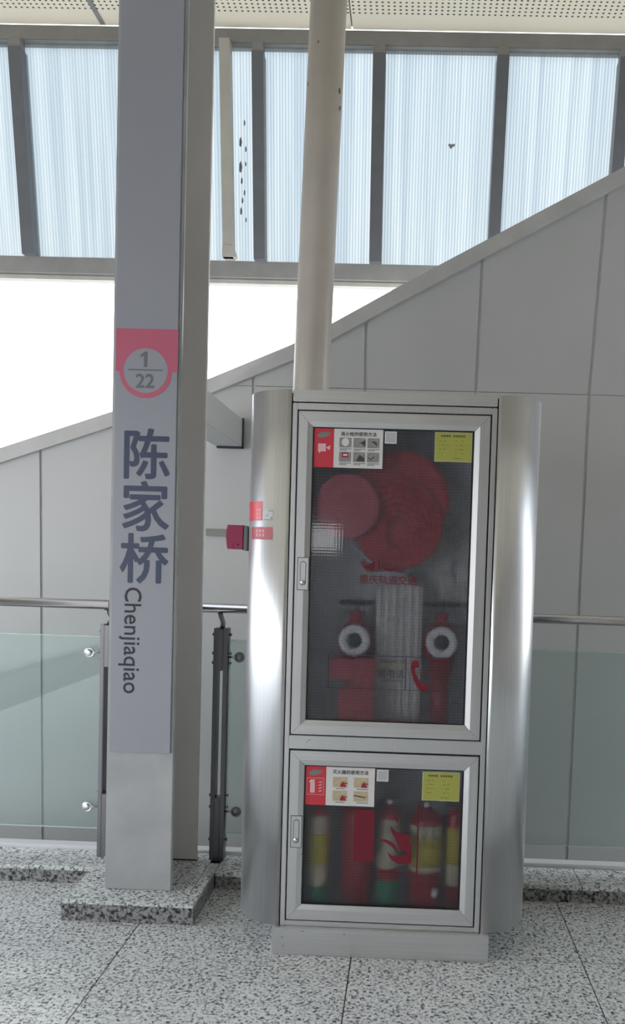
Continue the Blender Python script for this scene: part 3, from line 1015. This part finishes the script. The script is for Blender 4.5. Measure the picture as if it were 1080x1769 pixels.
# extinguisher pictogram on the lower pane
v = MB()
strip(v, -.166, -.0945, .328, .507)
link('extinguisher_symbol', v, 'symbol_red', d2)
v = MB()
for pts in ([(-.0765, .4044), (-.0633, .4079), (-.05, .4069), (-.0298, .3973), (-.0168, .3828), (-.0088, .3622), (-.0177, .3648), (-.0315, .3822), (-.0518, .3949)],
            [(-.0472, .3652), (-.0381, .3558), (-.0261, .3495), (-.0113, .3494), (.0011, .3528), (.0192, .3618), (.0363, .3811), (.038, .3266), (.0131, .3226), (-.0091, .3233), (-.027, .3315), (-.0392, .3445)],
            [(-.0375, .4567), (-.029, .4436), (-.0154, .4337), (.006, .4308), (.0321, .4221), (.0363, .3819), (.0192, .3625), (.0028, .3686), (-.0065, .3832), (-.0174, .4037), (-.0314, .4271), (-.037, .4418)],
            [(-.0328, .4942), (-.0215, .4886), (-.0139, .4785), (-.0119, .4636), (-.0196, .4723), (-.0287, .4824)]):
    v.prism(pts, YP - .0004, YP)
link('flame_symbol', v, 'symbol_red', d2, label='red flames on the lower pane')
v = MB()
strip(v, .0545, .0595, .290, .536)
strip(v, -.075, .0545, .290, .2935)
link('outline', v, 'print_red', d2)

sc = MB()
for x, z, l, h_ in ((-.336, .741, .014, .006), (-.338, .735, .006, .004)):
    sc.prism([(x, z), (x + l, z + h_), (x + l * .9, z + h_ + .0025), (x + l * .3, z + .0025)], FY - .0004, FY)
sc.prism([(-.345, .348), (-.336, .340), (-.334, .342), (-.343, .3505)], FY - .0034, FY - .003)
link('scuff_mark', sc, 'dirt', cab, kind='stuff')
sc = MB()
for x, z in ((-.19, .079), (-.335, .083), (-.40, .030), (-.405, .06)):
    sc.prism([(x, z), (x + .008, z + .001), (x + .006, z + .003), (x + .001, z + .003)], 2.7376, 2.738)
link('scuff_mark', sc, 'dirt', cab, kind='stuff')

# ---- small notices stuck on the doors
def notice(x0, x1, z0, z1, split, title, cols, label, ylast, photos, kind):
    n_ = empty('instruction_notice', ((x0 + x1) / 2, ylast, z0), label=label, cat='notice')
    y0 = ylast - .0012
    link('card', MB().box(split, x1, y0, ylast, z0, z1, bev=.0005), 'paper', n_)
    link('red_band', MB().box(x0, split - .0003, y0, ylast, z0, z1, bev=.0005), 'sticker_red', n_)
    yy = y0 - .0001
    W, H = x1 - split, z1 - z0
    link('title', MB().text(title, split + W * .5, z1 - H * .185, W * .092, yy - .0002, bold=.02, depth=.0003), 'ink', n_)
    rows = 2
    pw, ph = W * (.25 if cols == 3 else .30), H * (.25 if cols == 3 else .26)
    ci = 0
    caps = MB()
    for r in range(rows):
        for c in range(cols):
            px = split + W * ((.235 + .285 * c) if cols == 3 else (.29 + .43 * c))
            pzc = z1 - H * ((.36 if r == 0 else .72) if cols == 3 else (.40 if r == 0 else .745))
            pic = MB().box(px - pw / 2, px + pw / 2, yy - .0003, yy, pzc - ph / 2, pzc + ph / 2, 0)
            y2 = yy - .0004
            k = photos[ci]
            if k == 'disc':
                pic.prism([(px + .3 * pw * math.cos(a * .4), pzc + .04 * ph + .42 * ph * math.sin(a * .4)) for a in range(16)], y2 - .0002, y2, 1)
            elif k == 'hand':
                pic.prism([(px - .1 * pw, pzc - .1 * ph), (px + .5 * pw, pzc + .3 * ph), (px + .5 * pw, pzc - .45 * ph), (px + .3 * pw, pzc - .2 * ph), (px + .1 * pw, pzc - .02 * ph)], y2 - .0002, y2, 2)
            elif k == 'loop':
                pic.prism([(px - .3 * pw, pzc + .1 * ph), (px + .1 * pw, pzc + .2 * ph), (px + .3 * pw, pzc - .05 * ph), (px + .25 * pw, pzc - .3 * ph), (px + .1 * pw, pzc - .05 * ph), (px - .1 * pw, pzc + .08 * ph)], y2 - .0002, y2, 2)
            elif k == 'redbox':
                pic.box(px - .26 * pw, px + .26 * pw, y2 - .0002, y2, pzc - .08 * ph, pzc + .42 * ph, 3)
                pic.box(px - .16 * pw, px + .18 * pw, y2 - .0005, y2 - .0003, pzc + .1 * ph, pzc + .28 * ph, 1)
            elif k == 'dark':
                pic.prism([(px - .25 * pw, pzc - .4 * ph), (px - .1 * pw, pzc - .05 * ph), (px + .05 * pw, pzc + .25 * ph), (px + .2 * pw, pzc + .1 * ph), (px + .42 * pw, pzc - .1 * ph), (px + .45 * pw, pzc - .45 * ph)], y2 - .0002, y2, 2)
            elif k == 'pipe':
                pic.prism([(px - .45 * pw, pzc + .05 * ph), (px - .2 * pw, pzc - .15 * ph), (px + .1 * pw, pzc + .1 * ph), (px + .12 * pw, pzc + .02 * ph), (px - .2 * pw, pzc - .27 * ph), (px - .45 * pw, pzc - .02 * ph)], y2 - .0002, y2, 2)
            elif k == 'nozzle':
                pic.prism([(px - .49 * pw, pzc + .12 * ph), (px - .1 * pw, pzc + .06 * ph), (px + .3 * pw, pzc - .06 * ph), (px + .3 * pw, pzc - .16 * ph), (px - .1 * pw, pzc - .06 * ph), (px - .49 * pw, pzc + .02 * ph)], y2 - .0002, y2, 2)
            else:  # red extinguisher head
                pic.prism([(px + .0 * pw, pzc - .47 * ph), (px + .03 * pw, pzc - .2 * ph), (px + .18 * pw, pzc + .1 * ph), (px + .28 * pw, pzc - .1 * ph), (px + .4 * pw, pzc - .3 * ph), (px + .42 * pw, pzc - .47 * ph)], y2 - .0002, y2, 3)
                pic.prism([(px + .25 * pw, pzc + .0 * ph), (px + .49 * pw, pzc - .1 * ph), (px + .49 * pw, pzc - .2 * ph), (px + .28 * pw, pzc - .1 * ph)], y2 - .0005, y2 - .0003, 2)
            link('picture', pic, ['photo_grey' if cols == 3 else 'photo_cream', 'paper', 'photo_dark', 'red'], n_)
            ci += 1
            for ln in range(2 if cols == 3 else 1):
                zc = pzc - ph / 2 - H * (.035 + .035 * ln)
                xx = px - pw * (.45 if cols == 3 else .3)
                end = px + pw * ((.45 if ln == 0 else .1) if cols == 3 else (.32 if c == 0 else .45))
                while xx < end:
                    l = W * .018
                    caps.box(xx, xx + l, yy - .0003, yy, zc - H * .012, zc + H * .012)
                    xx += l * 1.35
    link('caption', caps, 'grey_ink', n_, kind='stuff')
    bw = split - x0
    bcx = (x0 + split) / 2
    link('stamp', MB().prism([(bcx - bw * .30, z1 - H * .17), (bcx - bw * .1, z1 - H * .10), (bcx + bw * .34, z1 - H * .12), (bcx + bw * .24, z1 - H * .20), (bcx - bw * .05, z1 - H * .26), (bcx - bw * .3, z1 - H * .24)], yy - .0003, yy), 'logo_grey', n_)
    sy = MB()
    if kind == 'hydrant':
        a, c = bcx - bw * .08, z1 - H * .50
        sy.box(a - bw * .19, a + bw * .19, yy - .0003, yy, c - H * .10, c + H * .10)
        sy.prism([(a - bw * .17, c - H * .10), (a - bw * .05, c - H * .10), (a - bw * .12, c - H * .15)], yy - .0003, yy)
        sy.prism([(a + bw * .19, c), (a + bw * .42, c + H * .06), (a + bw * .38, c - H * .06)], yy - .0003, yy)
    else:
        a, c = bcx - bw * .15, z1 - H * .52
        sy.box(a - bw * .10, a + bw * .12, yy - .0003, yy, c - H * .17, c + H * .10)
        sy.prism([(a - bw * .16, c + H * .09), (a - bw * .1, c + H * .16), (a + bw * .1, c + H * .17), (a + bw * .12, c + H * .11)], yy - .0003, yy)
        for k in range(4):
            u, zz = bcx + bw * .13, c - H * .12 + k * H * .075
            sy.prism([(u, zz), (u + bw * .1, zz - H * .03), (u + bw * .24, zz + H * .05), (u + bw * .12, zz + H * .01)], yy - .0003, yy)
        fx = bw * .40
        for q in ((-fx, fx, -.22, -.212), (-fx, fx, .20, .208)):
            sy.box(bcx + q[0], bcx + q[1], yy - .0003, yy, c + H * q[2], c + H * q[3])
        for s_ in (-1, 1):
            sy.box(bcx + s_ * fx - .0005, bcx + s_ * fx + .0005, yy - .0003, yy, c - H * .22, c + H * .208)
    link('symbol', sy, 'pink', n_, kind='stuff')
    return n_
YN = FY + .0070
notice(-.3405, -.104, 1.682, 1.8155, -.271, '消火栓的使用方法', 3, 'red and white picture notice on fire hydrant use, in the upper door', YN, ['disc', 'hand', 'loop', 'redbox', 'dark', 'pipe'], 'hydrant')
notice(-.339, -.0975, .520, .6575, -.266, '灭火器的使用方法', 2, 'red and white picture notice on extinguisher use, in the lower door', YN, ['red', 'red', 'red', 'nozzle'], 'extinguisher')

def yellow(x0, x1, z0, z1, label, seed):
    rnd = random.Random(seed)
    n_ = empty('yellow_notice', ((x0 + x1) / 2, YN, z0), label=label, cat='notice')
    link('card', MB().box(x0, x1, YN - .0010, YN, z0, z1, bev=.0004), 'yellow_edge', n_)
    link('face', MB().box(x0 + .004, x1 - .004, YN - .0014, YN - .0011, z0 + .004, z1 - .004), 'yellow', n_)
    W, H = x1 - x0, z1 - z0
    t = MB()
    yy = YN - .0015
    for k in range(9):
        xx = x0 + W * (.17 + .066 * k + (.06 if k > 3 else 0))
        t.box(xx, xx + W * .022, yy - .0003, yy, z1 - H * .165, z1 - H * .105)
        t.box(xx, xx + W * .05, yy - .0003, yy, z1 - H * .125, z1 - H * .108)
        t.box(xx + W * .01, xx + W * .048, yy - .0003, yy, z1 - H * .162, z1 - H * .148)
    link('heading', t, 'ink', n_, kind='stuff')
    t = MB()
    for c in range(2):
        for r in range(4):
            zc = z1 - H * (.30 + .14 * r)
            xx = x0 + W * (.12 + .44 * c)
            for k in range(rnd.randint(4, 8)):
                if rnd.random() < .7:
                    t.box(xx, xx + W * .022, yy - .0003, yy, zc - H * .014, zc + H * .014)
                xx += W * .036
    t.box(x0 + W * .5, x0 + W * .72, yy - .0003, yy, z0 + H * .11, z0 + H * .13)
    link('small_print', t, 'olive_ink', n_, kind='stuff')
yellow(.071, .198, 1.712, 1.812, 'yellow paper notice at the top right of the upper door', 3)
yellow(.066, .195, .549, .650, 'yellow paper notice at the top right of the lower door', 5)
for x0, z0, lb in ((-.0985, 1.768, 'small grey square sticker beside the hydrant notice'), (-.0915, .610, 'small grey square sticker beside the extinguisher notice')):
    n_ = empty('square_sticker', (x0 + .02, YN, z0), label=lb, cat='sticker')
    link('card', MB().box(x0, x0 + .0405, YN - .0008, YN, z0, z0 + .041, bev=.0003), 'paper', n_)
    link('printed_field', MB().box(x0 + .004, x0 + .0365, YN - .0011, YN - .0009, z0 + .004, z0 + .037), 'paper_grey', n_)

# ---- stickers wrapped round the left curved side
def wrap(m, a0, a1, z0, z1, off=.0006, mi=0, k=10):
    c, yc = XL, FY + CR
    R_ = CR + off
    vs = []
    for i in range(k + 1):
        t = math.radians(a0 + (a1 - a0) * i / k)
        for z in (z0, z1):
            vs.append((c - R_ * math.sin(t), yc - R_ * math.cos(t), z))
    base = len(m.v)
    m._add(vs, [(2 * i + 2, 2 * i, 2 * i + 1, 2 * i + 3) for i in range(k)], mi, True)
def curved_sticker(name, parts, label, loc):
    n_ = empty(name, loc, label=label, cat='sticker')
    for nm, mat, rects, off in parts:
        m = MB()
        for r in rects:
            wrap(m, *r, off=off, k=max(2, int(abs(r[1] - r[0]) / 4)))
        link(nm, m, mat, n_, kind='stuff' if 'marks' in nm else None)
def glyphs(a0, a1, z0, z1, cols, rows, sd):
    rnd = random.Random(sd)
    out = []
    dz, da = (z1 - z0) / rows, (a1 - a0) / cols
    for r in range(rows):
        for c in range(cols):
            A, Z = a0 + da * c, z0 + dz * r
            for s in range(3):
                out.append((A + da * .1, A + da * .75, Z + dz * (.12 + .27 * s), Z + dz * (.22 + .27 * s)))
            out.append((A + da * .35, A + da * .48, Z + dz * .1, Z + dz * .85))
    return out
curved_sticker('wrapped_sticker', [('sheet', 'sticker_red', [(36, 80, 1.497, 1.563)], .0006), ('white_marks', 'pink', glyphs(38, 48, 1.500, 1.540, 2, 3, 1) + glyphs(66, 76, 1.505, 1.545, 2, 2, 2), .0010)],
               'upper red sticker wrapped round the left side of the cabinet', (-.54, 2.80, 1.497))
curved_sticker('wrapped_sticker', [('sheet', 'sticker_maroon', [(20, 58, 1.432, 1.474)], .0006), ('white_marks', 'pink', glyphs(31, 48, 1.440, 1.468, 3, 2, 3), .0010)],
               'lower red sticker with two rows of pale characters, beside the alarm box', (-.52, 2.79, 1.432))
curved_sticker('square_sticker', [('sheet', 'paper_grey', [(20, 34, 1.500, 1.531)], .0006), ('dark_marks', 'grey_ink', [(20, 26, 1.528, 1.5305), (21, 23, 1.502, 1.508), (27, 29, 1.512, 1.516)], .0010)],
               'small grey square sticker on the left curved side of the cabinet', (-.49, 2.77, 1.50))

# ---- manual alarm box on the left side
ab = empty('alarm_box', (-.617, 2.93, 1.392), label='dark red alarm call box fixed to the left side of the cabinet', cat='alarm box')
m = MB()
m.prism([(-.600, 1.394), (-.654, 1.395), (-.657, 1.41), (-.6595, 1.44), (-.6585, 1.462), (-.6545, 1.481), (-.600, 1.481)], 2.885, 2.985)
link('housing', m, 'alarm_red', ab)
link('back_box', MB().box(-.5995, -.5825, 2.89, 2.98, 1.390, 1.478, bev=.003), 'steel_darkened', ab)
link('key_slot', MB().lathe([(.003, 0), (.003, .001), (.001, .0012)], (-.6165, 2.885, 1.411), 'Y', 12), 'hole', ab)
link('seam', MB().box(-.633, -.632, 2.8843, 2.885, 1.396, 1.418), 'hole', ab)
# flat duct on the wall beyond
du = empty('wall_duct', (-1.0, 4.2, 1.45), label='short grey flat duct fixed to the clad wall behind the alarm box', cat='duct')
m = MB().prism([(-1.07, 1.462), (-.91, 1.462), (-.91, 1.500), (-1.07, 1.500)], lambda x, z: wy(x, z) - .018, lambda x, z: wy(x, z) - .0005)
link('cover', m, 'frame_grey', du)
link('end_cap', MB().prism([(-.9095, 1.460), (-.906, 1.460), (-.906, 1.502), (-.9095, 1.502)], lambda x, z: wy(x, z) - .019, lambda x, z: wy(x, z) - .0005), 'frame_grey', du)

# ================================================================== CONTENTS OF THE UPPER COMPARTMENT
ZS = .745
# ---- hose reel: red disc with coiled red hose and a hanging tail
hx, hz = -.042, 1.585
rl = empty('hose_reel', (hx, 2.95, hz), label='large red hose reel disc at the top of the upper compartment', cat='hose reel')
link('wall_bracket', MB().box(hx - .03, hx + .03, 2.965, 3.049, hz - .03, hz + .03, bev=.004), 'steel_darkened', rl)
link('rear_flange', MB().lathe([(.02, 0), (.172, 0), (.176, .004), (.172, .007), (.02, .007)], (hx, 2.965, hz), 'Y', 56), 'red_deep', rl)
co_ = MB()
pts = []
for k in range(3):
    for i in range(41):
        t = 2 * math.pi * i / 40
        r = .150
        pts.append((hx + r * math.cos(t), 2.944 - .021 * k - .021 * i / 40, hz + r * math.sin(t)))
co_.tube(pts, .0105, 10)
link('wound_hose', co_, 'hose_red', rl)
link('front_flange', MB().lathe([(.02, 0), (.168, 0), (.174, .004), (.170, .010), (.150, .007), (.06, .003), (.055, .006), (.02, .006)], (hx, 2.87, hz), 'Y', 56), 'hose_red', rl)
link('hub', MB().lathe([(.03, -.09), (.032, .0), (.030, .010), (.012, .014), (.003, .015)], (hx, 2.87, hz), 'Y', 28), 'red_deep', rl)
tail = MB()
for k in range(6):
    rx, rz, zc_ = .146 - .019 * k, .150 - .017 * k, hz - .085 - .006 * k
    tail.tube([(hx - .004 + rx * math.cos(2 * math.pi * i / 36), 2.842 + .006 * math.sin(2 * math.pi * i / 36 * 2 + k), zc_ + rz * math.sin(2 * math.pi * i / 36)) for i in range(37)], .0115, 10)
tail.tube([(hx + .02, 2.842, hz - .245), (hx - .04, 2.84, hz - .238), (hx - .10, 2.84, hz - .245), (hx - .125, 2.842, hz - .22)], .012, 10)
link('hanging_hose', tail, 'hose_red', rl)
# ---- smaller red disc in front on the left, reflection painted into its colour
sx_, sz_ = -.222, 1.555
sd = empty('small_hose_reel', (sx_, 2.82, sz_), label='smaller red disc, paled by painted reflection, overlapping the left edge of the large reel', cat='hose reel')
link('rim', MB().lathe([(.10, -.012), (.110, -.011), (.114, -.004), (.112, .004), (.106, .007), (.10, .005)], (sx_, 2.803, sz_), 'Y', 48), 'disc_pink', sd)
link('face_plate', MB().lathe([(.015, -.008), (.1, -.006), (.1, .002), (.04, .004), (.035, .009), (.01, .010)], (sx_, 2.803, sz_), 'Y', 48), 'disc_pink', sd)
link('support_arm', MB().tube([(sx_ - .02, 2.818, sz_), (-.37, 2.818, sz_), (-.385, 2.83, sz_), (-.385, 3.049, sz_)], .008, 10), 'steel_darkened', sd)

# ---- hydrant valves
def hydrant(xc, zc):
    h = empty('hydrant_valve', (xc, 2.9, ZS), cat='hydrant valve', group=None)
    link('inlet_pipe', MB().cyl((xc, 2.93, ZS + .001), (xc, 2.93, zc - .11), .036, 24).lathe([(.036, 0), (.052, 0), (.052, .016), (.036, .016)], (xc, 2.93, zc - .125), 'Z', 24), 'red_deep', h)
    body = MB().lathe([(.040, -.110), (.046, -.08), (.060, -.05), (.066, -.015), (.062, .02), (.045, .05), (.026, .064), (.024, .085), (.03, .09), (.03, .098), (.012, .10)], (xc, 2.93, zc), 'Z', 32)
    body.lathe([(.042, 0), (.044, .03), (.050, .045), (.050, .052)], (xc, 2.905, zc), 'Y', 28)
    link('valve_body', body, 'red_deep', h)
    link('outlet_coupling', MB().lathe([(.040, 0), (.055, .002), (.057, .016), (.055, .028), (.047, .032), (.032, .032), (.026, .024), (.024, .004)], (xc, 2.852, zc), 'Y', 36), 'alu', h, label='white aluminium outlet ring')
    link('outlet_bore', MB().lathe([(.001, .0045), (.0235, .0045), (.0235, .0255), (.001, .0258)], (xc, 2.852, zc), 'Y', 24), 'hole', h)
    link('stem', MB().cyl((xc, 2.93, zc + .099), (xc, 2.93, zc + .125), .009, 12), 'steel_darkened', h)
    wh = MB()
    ring = [(xc + .058 * math.cos(2 * math.pi * i / 24), 2.93 + .058 * math.sin(2 * math.pi * i / 24), zc + .128) for i in range(25)]
    wh.tube(ring, .0085, 10)
    for k in range(4):
        t = math.pi / 2 * k + .4
        wh.cyl((xc, 2.93, zc + .128), (xc + .056 * math.cos(t), 2.93 + .056 * math.sin(t), zc + .128), .006, 8)
    wh.cyl((xc, 2.93, zc + .119), (xc, 2.93, zc + .137), .016, 14)
    link('handwheel', wh, 'black_plastic', h, label='black handwheel')
    return h
h1 = hydrant(-.186, 1.088)
h1['label'] = 'left of the two hydrant valves behind glass, white outlet ring facing out'
h2 = copy_tree(h1, (.306, 0, .002))
h2['label'] = 'right of the two hydrant valves behind glass, white outlet ring facing out'
for h in (h1, h2): h['group'] = 'hydrant valves in the upper compartment'

# ---- flat red box standing low on the left, in front of the valve
kb = empty('red_tool_pouch', (-.225, 2.82, ZS), label='red pouch hanging below the left hydrant valve behind the glass', cat='pouch')
link('pouch_body', MB().box(-.268, -.185, 2.790, 2.812, .955, 1.027, bev=.006), 'red', kb)
link('flap', MB().box(-.184, -.108, 2.790, 2.812, .93, 1.032, bev=.006), 'red', kb)
link('pouch_foot', MB().box(-.235, -.11, 2.790, 2.812, ZS + .001, .9295, bev=.006), 'red_deep', kb)
# ---- folded grey canvas hose between the valves
hs_ = empty('folded_hose', (-.03, 2.95, ZS), label='grey canvas fire hose folded upright between the two valves', cat='hose')
m = MB()
for k in range(6):
    x = -.115 + k * .0275
    m.box(x, x + .026, 2.90 + .004 * (k % 2), 3.03, ZS + .001, 1.33 - .018 * abs(k - 3), bev=.011)
link('hose_folds', m, 'canvas', hs_)
link('hose_band', MB().box(-.117, .051, 2.896, 2.901, .985, 1.005), 'label_cream', hs_)
# ---- red nozzle lying on the shelf
nz = empty('branch_nozzle', (0, 2.85, ZS), label='red branch nozzle lying on the shelf between the valves', cat='nozzle')
link('barrel', MB().lathe([(.020, -.10), (.030, -.09), (.034, -.05), (.030, -.02), (.022, .04), (.017, .09), (.021, .092), (.021, .105), (.010, .106)], (-.02, 2.85, ZS + .036), 'X', 24), 'red_deep', nz)
link('coupling', MB().lathe([(.028, -.125), (.035, -.122), (.035, -.102), (.022, -.100)], (-.02, 2.85, ZS + .036), 'X', 24), 'alu', nz)
# ---- coiled grey hose leaning in the right corner
cg = empty('coiled_hose', (.2, 2.98, 1.2), label='pale grey coiled hose in the right corner of the upper compartment', cat='hose')
m = MB()
for k in range(7):
    r = .030 + .014 * k
    m.tube([(.165 + .62 * r * math.cos(2 * math.pi * i / 28), 3.025, 1.345 + 1.35 * r * math.sin(2 * math.pi * i / 28)) for i in range(29)], .0072, 8)
link('coil', m, 'canvas', cg)
link('hook', MB().tube([(.165, 3.047, 1.50), (.165, 3.012, 1.51), (.165, 3.006, 1.525)], .005, 8), 'steel_darkened', cg)

# ================================================================== CONTENTS OF THE LOWER COMPARTMENT
ZF = ZB + .0301
def extinguisher(xc, yc, r, h, bands, label, knob=False, gauge=True):
    e = empty('fire_extinguisher', (xc, yc, ZF), label=label, cat='extinguisher', group='extinguishers in the lower compartment')
    link('cylinder', MB().lathe([(r * .9, 0), (r, .006), (r, h - r * .7), (r * .93, h - r * .38), (r * .72, h - r * .15), (r * .4, h), (r * .3, h + .012)], (xc, yc, ZF), 'Z', 32), 'red_deep', e)
    for nm, mat, z0, z1 in bands:
        link(nm, MB().lathe([(r + .0006, z0), (r + .0014, z0 + .0004), (r + .0014, z1 - .0004), (r + .0006, z1)], (xc, yc, ZF), 'Z', 32), mat, e)
    zt = ZF + h + .0125
    link('valve_head', MB().cyl((xc, yc, zt), (xc, yc, zt + .03), .013, 16).cyl((xc - .024, yc, zt + .018), (xc, yc, zt + .018), .007, 12), 'steel_darkened', e)
    lv = MB()
    lv.prism([(xc - .012, zt + .031), (xc + .052, zt + .050), (xc + .054, zt + .056), (xc - .010, zt + .043)], yc - .008, yc + .008)
    lv.prism([(xc - .012, zt + .024), (xc + .048, zt + .018), (xc + .046, zt + .025), (xc - .010, zt + .0305)], yc - .008, yc + .008)
    link('lever', lv, 'black_plastic', e)
    link('hose', MB().tube([(xc - .024, yc, zt + .018), (xc - r * .75, yc - .004, zt + .010), (xc - r - .006, yc - .006, zt - .03), (xc - r - .0075, yc - .006, zt - .12)], .005, 8), 'black_plastic', e)
    if gauge:
        link('gauge', MB().lathe([(.010, 0), (.011, .006), (.009, .008), (.002, .008)], (xc, yc - .0135, zt + .012), 'Y', 14), 'knob_white', e)
    return e
# heights are measured from the compartment floor (z = 0.1246)
def bands_text(e, xc, yc, r, rows):
    m = MB()
    for zz, ww, hh, kk in rows:
        for i in range(kk):
            a0 = -ww + 2 * ww * i / kk
            a1 = a0 + 2 * ww / kk * .7
            for z0, z1 in ((zz, zz + hh * .25), (zz + hh * .45, zz + hh * .6), (zz + hh * .85, zz + hh)):
                vs = []
                for t in (a0, a1):
                    for z in (z0, z1):
                        vs.append((xc + (r + .0018) * math.sin(t), yc - (r + .0018) * math.cos(t), ZF + z))
                m._add(vs, [(0, 2, 3, 1)])
    link('label_print', m, 'olive_ink', e, kind='stuff')
e = extinguisher(-.296, 2.86, .040, .365, [('upper_label', 'label_cream', .275, .338), ('yellow_label', 'label_yellow', .165, .274), ('lower_label', 'label_cream', .088, .164), ('green_band', 'label_green', .008, .087)],
                 'leftmost extinguisher, yellow and cream label with a green foot')
bands_text(e, -.296, 2.86, .040, [(.285, .7, .03, 4), (.205, .25, .03, 2)])
e = extinguisher(-.157, 2.88, .056, .37, [('neck_band', 'red', .30, .325)], 'second extinguisher from the left, plain red and the widest of the row')
e = extinguisher(-.044, 2.86, .041, .37, [('upper_label', 'label_cream', .160, .335), ('green_band', 'label_green', .008, .115)], 'middle extinguisher with a cream label and green foot, behind the flame symbol')
bands_text(e, -.044, 2.86, .041, [(.29, .6, .025, 4)])
e = extinguisher(.086, 2.86, .058, .365, [('upper_label', 'label_cream', .278, .320), ('yellow_label', 'label_yellow', .175, .277), ('lower_label', 'label_cream', .155, .174)], 'fourth extinguisher from the left, large with cream and yellow label')
bands_text(e, .086, 2.86, .058, [(.285, .65, .028, 4), (.248, .6, .018, 5), (.158, .6, .01, 8)])
link('drain_knob', MB().lathe([(.008, 0), (.013, .004), (.014, .014), (.009, .02), (.002, .021)], (.122, 2.815, ZF + .085), 'Y', 16).cyl((.122, 2.815, ZF + .066), (.122, 2.815, ZF + .10), .010, 14), 'knob_white', e)
e = extinguisher(.191, 2.90, .034, .36, [('yellow_label', 'label_yellow', .17, .30), ('lower_label', 'label_cream', .09, .169)], 'rightmost extinguisher with a dull yellow label, half hidden by the door frame', gauge=False)
